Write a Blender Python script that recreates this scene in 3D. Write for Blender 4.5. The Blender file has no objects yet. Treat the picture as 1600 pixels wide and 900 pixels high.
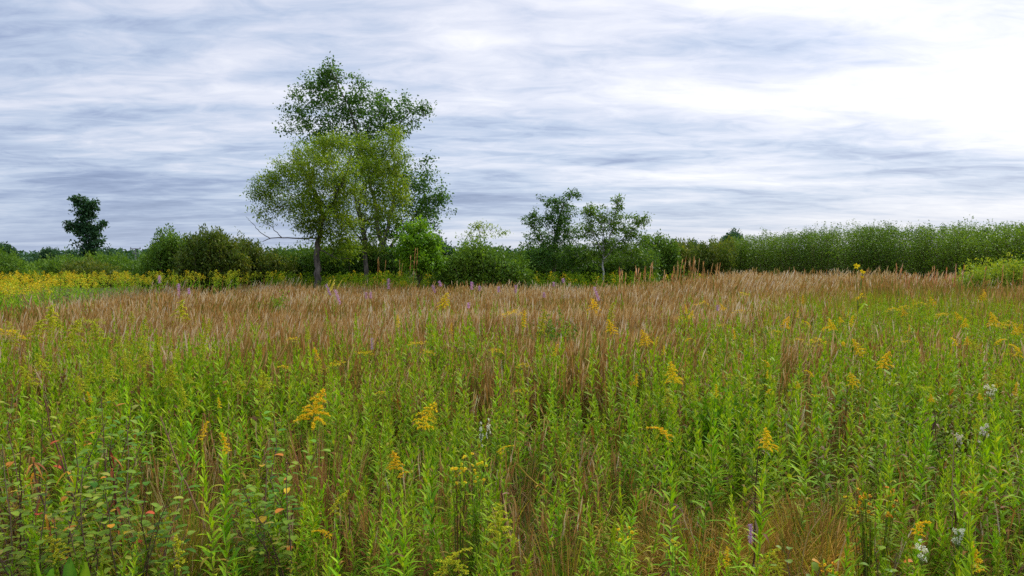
import bpy, math
import numpy as np
from mathutils import Vector

R = math.radians
PI = math.pi
sc = bpy.context.scene
COL = sc.collection
rng = np.random.default_rng(7)

# ------------------------------------------------------------------ camera
CAM_H = 1.65
F = 1164.0                        # focal length in photo pixels (photo is 1600 wide)
PITCH = math.atan(42.0 / F)       # horizon lies at photo row 408
cam_d = bpy.data.cameras.new('camera')
cam = bpy.data.objects.new('camera', cam_d)
COL.objects.link(cam)
cam.location = (0, 0, CAM_H)
cam.rotation_euler = (PI / 2 - PITCH, 0, 0)
cam_d.sensor_width = 36.0
cam_d.lens = 36.0 * F / 1600.0
cam_d.clip_start = 0.05
cam_d.clip_end = 6000
sc.camera = cam

# ------------------------------------------------------------------ world: overcast, streaked cloud sheet over a Nishita sky
SUN_AZ = R(38)        # clockwise from +Y (towards +X)
SUN_EL = R(36)
world = bpy.data.worlds.new("World")
sc.world = world
world.use_nodes = True
nt = world.node_tree
nt.nodes.clear()


def N(tree, typ, **kw):
    n = tree.nodes.new(typ)
    for k, v in kw.items():
        setattr(n, k, v)
    return n


def L(tree, a, b):
    tree.links.new(a, b)


def mathn(tree, op, a, b=None, c=None, clamp=False):
    n = tree.nodes.new('ShaderNodeMath')
    n.operation = op
    n.use_clamp = clamp
    for i, v in enumerate((a, b, c)):
        if v is None:
            continue
        if isinstance(v, (int, float)):
            n.inputs[i].default_value = v
        else:
            tree.links.new(v, n.inputs[i])
    return n.outputs[0]


def maprange(tree, v, a, b, c, d, smooth=True):
    n = tree.nodes.new('ShaderNodeMapRange')
    n.interpolation_type = 'SMOOTHSTEP' if smooth else 'LINEAR'
    tree.links.new(v, n.inputs[0])
    for i, x in enumerate((a, b, c, d)):
        n.inputs[i + 1].default_value = x
    return n.outputs[0]


def ramp(tree, fac, stops, interp='LINEAR'):
    n = tree.nodes.new('ShaderNodeValToRGB')
    n.color_ramp.interpolation = interp
    el = n.color_ramp.elements
    while len(el) < len(stops):
        el.new(0.5)
    for e, (p, c) in zip(el, stops):
        e.position = p
        e.color = (c[0], c[1], c[2], 1)
    if fac is not None:
        tree.links.new(fac, n.inputs[0])
    return n.outputs[0]


def mixc(tree, fac, a, b, blend='MIX'):
    n = tree.nodes.new('ShaderNodeMix')
    n.data_type = 'RGBA'
    n.blend_type = blend
    for s, v in ((n.inputs[0], fac), (n.inputs[6], a), (n.inputs[7], b)):
        if isinstance(v, (int, float)):
            s.default_value = v
        elif isinstance(v, tuple):
            s.default_value = (v[0], v[1], v[2], 1)
        else:
            tree.links.new(v, s)
    return n.outputs[2]


def srgb(r, g, b):
    return tuple(((c / 255) / 12.92 if c / 255 <= 0.04045 else ((c / 255 + 0.055) / 1.055) ** 2.4) for c in (r, g, b))


tc = N(nt, 'ShaderNodeTexCoord')
sep = N(nt, 'ShaderNodeSeparateXYZ')
L(nt, tc.outputs['Generated'], sep.inputs[0])
zc = mathn(nt, 'ADD', mathn(nt, 'MAXIMUM', sep.outputs[2], 0.0), 0.085)
u = mathn(nt, 'DIVIDE', sep.outputs[0], zc)
v = mathn(nt, 'DIVIDE', sep.outputs[1], zc)
comb = N(nt, 'ShaderNodeCombineXYZ')
L(nt, u, comb.inputs[0])
L(nt, v, comb.inputs[1])


def cloudnoise(rot, sx, sy, scale, detail, rough, dist, off=0.0):
    mp = N(nt, 'ShaderNodeMapping')
    mp.inputs['Rotation'].default_value = (0, 0, R(rot))
    mp.inputs['Scale'].default_value = (sx, sy, 1)
    mp.inputs['Location'].default_value = (off, off * 0.7, off * 1.3)
    L(nt, comb.outputs[0], mp.inputs[0])
    n = N(nt, 'ShaderNodeTexNoise')
    n.inputs['Scale'].default_value = scale
    n.inputs['Detail'].default_value = detail
    n.inputs['Roughness'].default_value = rough
    n.inputs['Distortion'].default_value = dist
    L(nt, mp.outputs[0], n.inputs['Vector'])
    return n.outputs[0]


streak = cloudnoise(-34, 0.62, 1.5, 0.95, 8, 0.53, 0.5, 3.1)
fine = cloudnoise(-20, 1.3, 2.2, 2.7, 10, 0.62, 0.8, 9.4)
big = cloudnoise(20, 0.5, 0.8, 0.42, 4, 0.5, 0.3, 5.2)
dens = mathn(nt, 'ADD', mathn(nt, 'MULTIPLY', streak, 0.48), mathn(nt, 'ADD', mathn(nt, 'MULTIPLY', fine, 0.20), mathn(nt, 'MULTIPLY', big, 0.32)))
# nearness to the hidden sun
vd = N(nt, 'ShaderNodeVectorMath', operation='DOT_PRODUCT')
L(nt, tc.outputs['Generated'], vd.inputs[0])
vd.inputs[1].default_value = (math.sin(SUN_AZ) * math.cos(SUN_EL), math.cos(SUN_AZ) * math.cos(SUN_EL), math.sin(SUN_EL))
glow = maprange(nt, vd.outputs['Value'], 0.84, 0.99, 0.0, 1.0)
side = maprange(nt, vd.outputs['Value'], 0.22, 0.88, 0.0, 1.0)
dens2 = mathn(nt, 'ADD', dens, mathn(nt, 'ADD', mathn(nt, 'MULTIPLY', side, 0.08), mathn(nt, 'MULTIPLY', glow, 0.07)))
cl = ramp(nt, dens2, [(0.38, srgb(104, 120, 162)), (0.46, srgb(146, 161, 196)), (0.525, srgb(186, 199, 223)),
                      (0.59, srgb(219, 223, 238)), (0.69, srgb(252, 251, 255))])
# pale blue-grey toward the horizon on the sunless side
hz = maprange(nt, sep.outputs[2], 0.0, 0.14, 0.6, 0.0)
cl = mixc(nt, mathn(nt, 'MULTIPLY', hz, mathn(nt, 'SUBTRACT', 1.0, mathn(nt, 'MULTIPLY', glow, 0.6))), cl, srgb(172, 190, 220))
# an overcast sky is brightest overhead (CIE overcast distribution)
zen = maprange(nt, sep.outputs[2], 0.36, 0.85, 1.0, 3.2)
zen = mathn(nt, 'ADD', zen, mathn(nt, 'MULTIPLY', glow, 0.14))
vm = N(nt, 'ShaderNodeVectorMath', operation='SCALE')
L(nt, cl, vm.inputs[0])
L(nt, zen, vm.inputs['Scale'])
sky = N(nt, 'ShaderNodeTexSky', sky_type='NISHITA')
sky.sun_disc = False
sky.sun_elevation = SUN_EL
sky.sun_rotation = SUN_AZ
bg_sky = N(nt, 'ShaderNodeBackground')
bg_sky.inputs[1].default_value = 0.08
L(nt, sky.outputs[0], bg_sky.inputs[0])
bg_cl = N(nt, 'ShaderNodeBackground')
bg_cl.inputs[1].default_value = 0.48
L(nt, vm.outputs[0], bg_cl.inputs[0])
mx = N(nt, 'ShaderNodeMixShader')
mx.inputs[0].default_value = 0.9
L(nt, bg_sky.outputs[0], mx.inputs[1])
L(nt, bg_cl.outputs[0], mx.inputs[2])
wo = N(nt, 'ShaderNodeOutputWorld')
L(nt, mx.outputs[0], wo.inputs[0])

# ------------------------------------------------------------------ the veiled sun
sd = bpy.data.lights.new('sun', 'SUN')
sd.energy = 1.5
sd.angle = R(11)
sd.color = (1.0, 0.95, 0.86)
sun = bpy.data.objects.new('sun', sd)
COL.objects.link(sun)
sdir = Vector((math.sin(SUN_AZ) * math.cos(SUN_EL), math.cos(SUN_AZ) * math.cos(SUN_EL), math.sin(SUN_EL)))
sun.rotation_euler = (-sdir).to_track_quat('-Z', 'Y').to_euler()
sun.location = (20, 20, 30)

vs = sc.view_settings
vs.view_transform = 'Standard'
vs.look = 'None'
vs.exposure = 1.14
vs.gamma = 1.0
vs.use_curve_mapping = False
sc.cycles.max_bounces = 6
sc.cycles.diffuse_bounces = 3
sc.cycles.glossy_bounces = 2
sc.cycles.transmission_bounces = 4
sc.cycles.use_denoising = False
sc.cycles.use_adaptive_sampling = False


# ------------------------------------------------------------------ helpers
def at(px, py, Y):
    """world point seen at photo pixel (px, py) at depth Y"""
    uu = (px - 800) / F
    vv = (450 - py) / F
    c, s = math.cos(PITCH), math.sin(PITCH)
    dy = c + vv * s
    dz = -s + vv * c
    k = Y / dy
    return np.array((uu * k, Y, CAM_H + dz * k))


def depth_for(py, h):
    """depth at which something h high has its top on photo row py"""
    return (CAM_H - h) * F / max(py - 408.0, 1.0)


class Geo:
    """collects quads / triangles (as degenerate-free arrays) for ONE mesh object"""

    def __init__(self):
        self.V, self.Q, self.M, self.A, self.n = [], [], [], [], 0

    def add(self, V, Q, a=None, mat=0):
        V = np.asarray(V, float).reshape(-1, 3)
        Q = np.asarray(Q, np.int64).reshape(-1, 4)
        self.V.append(V)
        self.Q.append(Q + self.n)
        self.M.append(np.full(len(Q), mat, np.int32))
        if a is None:
            a = 0.5
        self.A.append(np.broadcast_to(np.asarray(a, float), (len(V),)).copy())
        self.n += len(V)

    def arrays(self):
        if not self.V:
            return np.zeros((0, 3)), np.zeros((0, 4), np.int64), np.zeros(0, np.int32), np.zeros(0)
        return np.concatenate(self.V), np.concatenate(self.Q), np.concatenate(self.M), np.concatenate(self.A)

    def mesh(self, name, mats, smooth=True):
        V, Q, M, A = self.arrays()
        me = bpy.data.meshes.new(name)
        me.vertices.add(len(V))
        me.vertices.foreach_set('co', V.astype(np.float32).ravel())
        me.loops.add(len(Q) * 4)
        me.loops.foreach_set('vertex_index', Q.astype(np.int32).ravel())
        me.polygons.add(len(Q))
        me.polygons.foreach_set('loop_start', np.arange(0, len(Q) * 4, 4, dtype=np.int32))
        me.polygons.foreach_set('material_index', M)
        if smooth:
            me.polygons.foreach_set('use_smooth', np.ones(len(Q), bool))
        at_ = me.attributes.new('rnd', 'FLOAT', 'POINT')
        at_.data.foreach_set('value', A.astype(np.float32))
        me.update(calc_edges=True)
        for m in (mats if isinstance(mats, (list, tuple)) else [mats]):
            me.materials.append(m)
        return me

    def obj(self, name, mats, parent=None, smooth=True):
        o = bpy.data.objects.new(name, self.mesh(name, mats, smooth))
        COL.objects.link(o)
        if parent is not None:
            o.parent = parent
        return o


def tag(o, label=None, cat=None, group=None, kind=None):
    if label:
        o['label'] = label
    if cat:
        o['category'] = cat
    if group:
        o['group'] = group
    if kind:
        o['kind'] = kind
    return o


def thing(name, label, cat, loc=(0, 0, 0), rz=0.0, group=None, scale=1.0):
    o = bpy.data.objects.new(name, None)
    o.empty_display_size = 0.1
    COL.objects.link(o)
    o.location = loc
    o.rotation_euler = (0, 0, rz)
    o.scale = (scale,) * 3
    return tag(o, label, cat, group)


def nrm(a):
    return a / np.maximum(np.linalg.norm(a, axis=-1, keepdims=True), 1e-9)


def unit(n, g=rng):
    return nrm(g.normal(size=(n, 3)))


def arr(x, n):
    return np.broadcast_to(np.asarray(x, float), (n,))


def ribbons(base, d, Ln, W, droop, nseg=3, prof='leaf', fold=0.0, ref=None, a=0.5, curl=0.0):
    """N leaf / blade ribbons: base (N,3), start direction d (N,3). Returns V, Q, a."""
    base = np.atleast_2d(base)
    n = len(base)
    d = nrm(np.broadcast_to(d, (n, 3)))
    Ln, W, droop = arr(Ln, n), arr(W, n), arr(droop, n)
    t = np.linspace(0, 1, nseg + 1)
    P = base[:, None] + d[:, None] * (Ln[:, None] * t)[..., None]
    down = np.array((0, 0, -1.0))
    P = P + down * (droop[:, None] * Ln[:, None] * t ** 2)[..., None]
    T = d[:, None] + down * (2 * droop[:, None] * t)[..., None]
    T = nrm(T)
    if ref is None:
        ref = np.broadcast_to(np.array((0, 0, 1.0)), (n, 3)) + 0.05 * rng.normal(size=(n, 3))
    S = np.cross(d, ref)
    S = nrm(S)[:, None]
    if prof == 'leaf':
        w = np.sin(np.clip(t * 0.93 + 0.07, 0, 1) ** 0.75 * PI) ** 0.85
        w[-1] = 0.04
    elif prof == 'oval':
        w = np.sqrt(np.maximum(1 - (2 * t * 0.97 - 0.95) ** 2, 0)) + 0.03
    elif prof == 'blade':
        w = np.minimum(1, 0.55 + t * 1.2) * (1 - t ** 2.2)
        w[-1] = 0.05
    elif prof == 'head':
        w = 0.35 + np.sin(np.clip(t, 0, 1) * PI) ** 0.7
        w[-1] = 0.1
    else:
        w = np.ones_like(t)
    hw = (W[:, None] * w * 0.5)[..., None]
    if fold == 0.0:
        V = np.stack([P - S * hw, P + S * hw], 2)
        k = 2
    else:
        Nn = nrm(np.cross(S, T))
        V = np.stack([P - S * hw + Nn * hw * fold, P, P + S * hw + Nn * hw * fold], 2)
        k = 3
    i = np.arange(n)[:, None, None] * (nseg + 1) * k
    s = np.arange(nseg)[None, :, None] * k
    j = np.arange(k - 1)[None, None, :]
    q0 = (i + s + j)
    Q = np.stack([q0, q0 + 1, q0 + 1 + k, q0 + k], -1).reshape(-1, 4)
    A = np.repeat(arr(a, n), (nseg + 1) * k)
    return V.reshape(-1, 3), Q, A


def tubes(paths, rad, sides=4, a=0.5):
    """paths (N,K,3), rad (N,K): tapered tubes"""
    paths = np.asarray(paths, float)
    if paths.ndim == 2:
        paths = paths[None]
    n, K = paths.shape[:2]
    rad = np.broadcast_to(np.asarray(rad, float), (n, K))
    T = np.gradient(paths, axis=1)
    T = nrm(T)
    ref = np.where(np.abs(T[..., 2:3]) > 0.9, np.array((1.0, 0, 0)), np.array((0, 0, 1.0)))
    ref = np.broadcast_to(ref[:, :1], T.shape)
    X = nrm(np.cross(T, ref))
    Y = nrm(np.cross(T, X))
    an = np.arange(sides) * 2 * PI / sides
    V = paths[:, :, None] + (X[:, :, None] * np.cos(an)[None, None, :, None] + Y[:, :, None] * np.sin(an)[None, None, :, None]) * rad[:, :, None, None]
    i = np.arange(n)[:, None, None] * K * sides
    s = np.arange(K - 1)[None, :, None] * sides
    j = np.arange(sides)[None, None, :]
    j2 = (j + 1) % sides
    Q = np.stack([i + s + j, i + s + j2, i + s + j2 + sides, i + s + j + sides], -1).reshape(-1, 4)
    return V.reshape(-1, 3), Q, np.repeat(arr(a, n), K * sides)


def petals(cent, size, dirs, nor, aspect=0.5, a=0.5, bend=0.15):
    """N single-quad rhombic leaves"""
    n = len(cent)
    size = arr(size, n)[:, None]
    d = nrm(dirs)
    s = nrm(np.cross(d, nor))
    nn = nrm(np.cross(s, d))
    b = cent
    tip = cent + d * size
    m = cent + d * size * 0.45 + nn * size * bend
    V = np.stack([b, m + s * size * aspect * 0.5, tip, m - s * size * aspect * 0.5], 1).reshape(-1, 3)
    Q = np.arange(n * 4).reshape(-1, 4)
    return V, Q, np.repeat(arr(a, n), 4)


def vnoise(x, y, s, seed=0):
    """cheap smooth 2-D value noise in 0..1"""
    x = np.asarray(x) * s + seed * 17.3
    y = np.asarray(y) * s + seed * 9.1
    xi, yi = np.floor(x), np.floor(y)
    fx, fy = x - xi, y - yi
    fx, fy = fx * fx * (3 - 2 * fx), fy * fy * (3 - 2 * fy)

    def h(a, b):
        q = np.sin(a * 127.1 + b * 311.7 + seed * 74.7) * 43758.5453
        return q - np.floor(q)
    return (h(xi, yi) * (1 - fx) + h(xi + 1, yi) * fx) * (1 - fy) + (h(xi, yi + 1) * (1 - fx) + h(xi + 1, yi + 1) * fx) * fy


# ------------------------------------------------------------------ materials
def plantmat(name, stops, trans=0.35, rough=0.6, spec=0.08, objvar=0.25, hue=0.03, tcol=(1.15, 1.1, 0.6)):
    m = bpy.data.materials.new(name)
    m.use_nodes = True
    t = m.node_tree
    t.nodes.clear()
    at_ = N(t, 'ShaderNodeAttribute', attribute_name='rnd')
    col = ramp(t, at_.outputs['Fac'], stops)
    oi = N(t, 'ShaderNodeObjectInfo')
    hs = N(t, 'ShaderNodeHueSaturation')
    L(t, col, hs.inputs['Color'])
    r1 = oi.outputs['Random']
    L(t, mathn(t, 'ADD', mathn(t, 'MULTIPLY', r1, hue * 2), 0.5 - hue), hs.inputs['Hue'])
    r2 = mathn(t, 'FRACT', mathn(t, 'MULTIPLY', r1, 7.31))
    L(t, mathn(t, 'ADD', mathn(t, 'MULTIPLY', r2, objvar * 2), 1 - objvar), hs.inputs['Value'])
    p = N(t, 'ShaderNodeBsdfPrincipled')
    p.inputs['Roughness'].default_value = rough
    p.inputs['Specular IOR Level'].default_value = spec
    L(t, hs.outputs[0], p.inputs['Base Color'])
    out = N(t, 'ShaderNodeOutputMaterial')
    if trans > 0:
        tr = N(t, 'ShaderNodeBsdfTranslucent')
        L(t, mixc(t, 1.0, hs.outputs[0], tcol, 'MULTIPLY'), tr.inputs[0])
        mxs = N(t, 'ShaderNodeMixShader')
        mxs.inputs[0].default_value = trans
        L(t, p.outputs[0], mxs.inputs[1])
        L(t, tr.outputs[0], mxs.inputs[2])
        L(t, mxs.outputs[0], out.inputs[0])
    else:
        L(t, p.outputs[0], out.inputs[0])
    return m


def barkmat(name, c1, c2, scale=12):
    m = bpy.data.materials.new(name)
    m.use_nodes = True
    t = m.node_tree
    p = t.nodes['Principled BSDF']
    tcn = N(t, 'ShaderNodeTexCoord')
    mp = N(t, 'ShaderNodeMapping')
    mp.inputs['Scale'].default_value = (1, 1, 0.2)
    L(t, tcn.outputs['Object'], mp.inputs[0])
    n = N(t, 'ShaderNodeTexNoise')
    n.inputs['Scale'].default_value = scale
    n.inputs['Detail'].default_value = 6
    L(t, mp.outputs[0], n.inputs['Vector'])
    L(t, ramp(t, n.outputs[0], [(0.35, c1), (0.65, c2)]), p.inputs['Base Color'])
    p.inputs['Roughness'].default_value = 0.9
    p.inputs['Specular IOR Level'].default_value = 0.15
    b = N(t, 'ShaderNodeBump')
    b.inputs['Strength'].default_value = 0.5
    b.inputs['Distance'].default_value = 0.02
    L(t, n.outputs[0], b.inputs['Height'])
    L(t, b.outputs[0], p.inputs['Normal'])
    return m


M = {}
M['forb'] = plantmat('goldenrod_leaf', [(0.0, (0.065, 0.16, 0.004)), (0.35, (0.15, 0.30, 0.005)), (0.62, (0.26, 0.42, 0.007)),
                                        (0.82, (0.37, 0.47, 0.02)), (0.90, (0.34, 0.32, 0.03)), (0.96, (0.30, 0.14, 0.03)), (1.0, (0.16, 0.08, 0.03))], trans=0.35, objvar=0.25, hue=0.018)
M['forbstem'] = plantmat('goldenrod_stem', [(0.0, (0.14, 0.24, 0.03)), (0.5, (0.20, 0.20, 0.04)), (1.0, (0.17, 0.07, 0.03))], trans=0.0)
M['yellow'] = plantmat('goldenrod_floret', [(0.0, (0.62, 0.55, 0.02)), (0.3, (0.82, 0.62, 0.015)), (0.7, (0.88, 0.58, 0.012)), (1.0, (0.80, 0.42, 0.01))], trans=0.3, objvar=0.08, hue=0.01, tcol=(1, 1, 1))
M['lime'] = plantmat('goldenrod_bud', [(0.0, (0.30, 0.42, 0.02)), (0.5, (0.48, 0.50, 0.02)), (1.0, (0.68, 0.52, 0.02))], trans=0.3, objvar=0.1, hue=0.01, tcol=(1, 1, 1))
M['grass'] = plantmat('green_grass', [(0.0, (0.06, 0.14, 0.01)), (0.4, (0.14, 0.22, 0.012)), (0.65, (0.27, 0.29, 0.02)), (0.82, (0.40, 0.31, 0.035)), (1.0, (0.48, 0.30, 0.07))], trans=0.35)
M['thatch'] = plantmat('dry_grass', [(0.0, (0.20, 0.09, 0.025)), (0.4, (0.38, 0.21, 0.055)), (0.75, (0.54, 0.35, 0.11)), (1.0, (0.66, 0.50, 0.24))], trans=0.25, tcol=(1.1, 1, 0.8))
M['bluestem'] = plantmat('bluestem_grass', [(0.0, (0.17, 0.20, 0.02)), (0.15, (0.28, 0.20, 0.04)), (0.3, (0.32, 0.12, 0.035)), (0.5, (0.47, 0.21, 0.07)), (0.7, (0.57, 0.33, 0.14)), (0.88, (0.66, 0.45, 0.25)), (1.0, (0.74, 0.57, 0.40))], trans=0.3, tcol=(1.1, 1, 0.8))
M['goldgrass'] = plantmat('golden_tussock_grass', [(0.0, (0.20, 0.20, 0.015)), (0.3, (0.36, 0.28, 0.03)), (0.65, (0.52, 0.36, 0.06)), (1.0, (0.66, 0.48, 0.17))], trans=0.3)
M['pink'] = plantmat('blazing_star_floret', [(0.0, (0.50, 0.20, 0.42)), (1.0, (0.74, 0.48, 0.66))], trans=0.3, tcol=(1, 1, 1))
M['white'] = plantmat('white_floret', [(0.0, (0.60, 0.58, 0.34)), (1.0, (0.85, 0.82, 0.62))], trans=0.2, tcol=(1, 1, 1))
M['orange'] = plantmat('orange_petal', [(0.0, (0.75, 0.32, 0.01)), (1.0, (0.85, 0.45, 0.01))], trans=0.25, tcol=(1, 1, 1))
M['darkcone'] = plantmat('dark_flower_centre', [(0.0, (0.03, 0.015, 0.01)), (1.0, (0.08, 0.04, 0.02))], trans=0.0)
M['deadstalk'] = plantmat('dead_stalk', [(0.0, (0.05, 0.025, 0.015)), (0.5, (0.14, 0.06, 0.03)), (1.0, (0.30, 0.17, 0.09))], trans=0.0)
M['deadleaf'] = plantmat('dead_leaf', [(0.0, (0.22, 0.08, 0.03)), (0.5, (0.42, 0.19, 0.04)), (1.0, (0.72, 0.40, 0.03))], trans=0.3, tcol=(1.1, 1, 0.8))
M['round'] = plantmat('dogwood_leaf', [(0.0, (0.06, 0.15, 0.012)), (0.45, (0.14, 0.24, 0.018)), (0.75, (0.24, 0.31, 0.03)), (0.9, (0.34, 0.30, 0.05)), (0.96, (0.55, 0.30, 0.02)), (1.0, (0.45, 0.10, 0.03))], trans=0.3, rough=0.5)
M['twig'] = plantmat('shrub_twig', [(0.0, (0.07, 0.035, 0.02)), (1.0, (0.22, 0.14, 0.09))], trans=0.0)
M['paddle'] = plantmat('paddle_leaf', [(0.0, (0.11, 0.22, 0.008)), (1.0, (0.24, 0.37, 0.02))], trans=0.35, rough=0.4, spec=0.4)


def crownmat(name, dark, mid, light, trans=0.3, tcol=(1.15, 1.15, 0.55), spec=0.15):
    return plantmat(name, [(0.0, dark), (0.5, mid), (1.0, light)], trans=trans, rough=0.5, spec=spec, objvar=0.0, hue=0.0, tcol=tcol)


M['willow'] = crownmat('willow_leaf', (0.08, 0.155, 0.010), (0.18, 0.28, 0.014), (0.33, 0.41, 0.025), 0.45)
M['poplar'] = crownmat('poplar_leaf', (0.035, 0.09, 0.014), (0.075, 0.165, 0.024), (0.14, 0.26, 0.035), 0.4)
M['sapling'] = crownmat('sapling_leaf', (0.07, 0.17, 0.008), (0.14, 0.29, 0.012), (0.24, 0.40, 0.02), 0.4)
M['bush'] = crownmat('bush_leaf', (0.045, 0.10, 0.010), (0.10, 0.19, 0.018), (0.19, 0.30, 0.028), 0.35)
M['bushbrown'] = crownmat('bronze_bush_leaf', (0.045, 0.085, 0.010), (0.105, 0.155, 0.018), (0.23, 0.22, 0.03), 0.35)
M['thicket'] = crownmat('thicket_leaf', (0.038, 0.09, 0.008), (0.09, 0.17, 0.013), (0.19, 0.29, 0.022), 0.38)
M['fargreen'] = crownmat('far_leaf', (0.025, 0.07, 0.025), (0.045, 0.11, 0.04), (0.08, 0.16, 0.05), 0.2)
M['goldbush'] = crownmat('golden_bush_leaf', (0.09, 0.19, 0.012), (0.22, 0.33, 0.02), (0.42, 0.42, 0.03), 0.35)
M['bark'] = barkmat('grey_brown_bark', (0.05, 0.04, 0.03), (0.17, 0.14, 0.11))
M['palebark'] = barkmat('pale_bark', (0.22, 0.20, 0.17), (0.45, 0.42, 0.38))
M['mastmetal'] = barkmat('mast_metal', (0.12, 0.12, 0.12), (0.2, 0.2, 0.2))


def groundmat():
    m = bpy.data.materials.new('meadow_soil')
    m.use_nodes = True
    t = m.node_tree
    p = t.nodes['Principled BSDF']
    tcn = N(t, 'ShaderNodeTexCoord')
    n1 = N(t, 'ShaderNodeTexNoise')
    n1.inputs['Scale'].default_value = 1.3
    n1.inputs['Detail'].default_value = 10
    n2 = N(t, 'ShaderNodeTexNoise')
    n2.inputs['Scale'].default_value = 45
    n2.inputs['Detail'].default_value = 5
    L(t, tcn.outputs['Object'], n1.inputs['Vector'])
    L(t, tcn.outputs['Object'], n2.inputs['Vector'])
    c1 = ramp(t, n1.outputs[0], [(0.35, (0.07, 0.05, 0.02)), (0.5, (0.06, 0.09, 0.02)), (0.65, (0.13, 0.10, 0.04))])
    c2 = ramp(t, n2.outputs[0], [(0.35, (0.35, 0.3, 0.25)), (0.7, (1.4, 1.3, 1.1))])
    L(t, mixc(t, 1.0, c1, c2, 'MULTIPLY'), p.inputs['Base Color'])
    p.inputs['Roughness'].default_value = 0.95
    p.inputs['Specular IOR Level'].default_value = 0.1
    b = N(t, 'ShaderNodeBump')
    b.inputs['Strength'].default_value = 0.7
    b.inputs['Distance'].default_value = 0.03
    L(t, n2.outputs[0], b.inputs['Height'])
    L(t, b.outputs[0], p.inputs['Normal'])
    return m


# ------------------------------------------------------------------ ground
g = Geo()
ys = np.concatenate([np.linspace(-40, 60, 101), np.array([90, 150, 300, 700, 1500, 3500])])
xs = np.concatenate([[-3500, -1200, -400, -150], np.linspace(-60, 60, 121), [150, 400, 1200, 3500]])
XX, YY = np.meshgrid(xs, ys)
ZZ = np.where((np.abs(XX) < 59) & (YY < 59), 0.05 * (vnoise(XX, YY, 0.6, 3) - 0.5), -0.02)
VV = np.stack([XX, YY, ZZ], -1).reshape(-1, 3)
nx = len(xs)
ii, jj = np.meshgrid(np.arange(len(ys) - 1), np.arange(nx - 1), indexing='ij')
q0 = (ii * nx + jj).ravel()
g.add(VV, np.stack([q0, q0 + 1, q0 + 1 + nx, q0 + nx], -1))
tag(g.obj('ground', groundmat()), kind='structure')


# ------------------------------------------------------------------ trees
def rp(g_, n):
    return g_.random(n)


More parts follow.
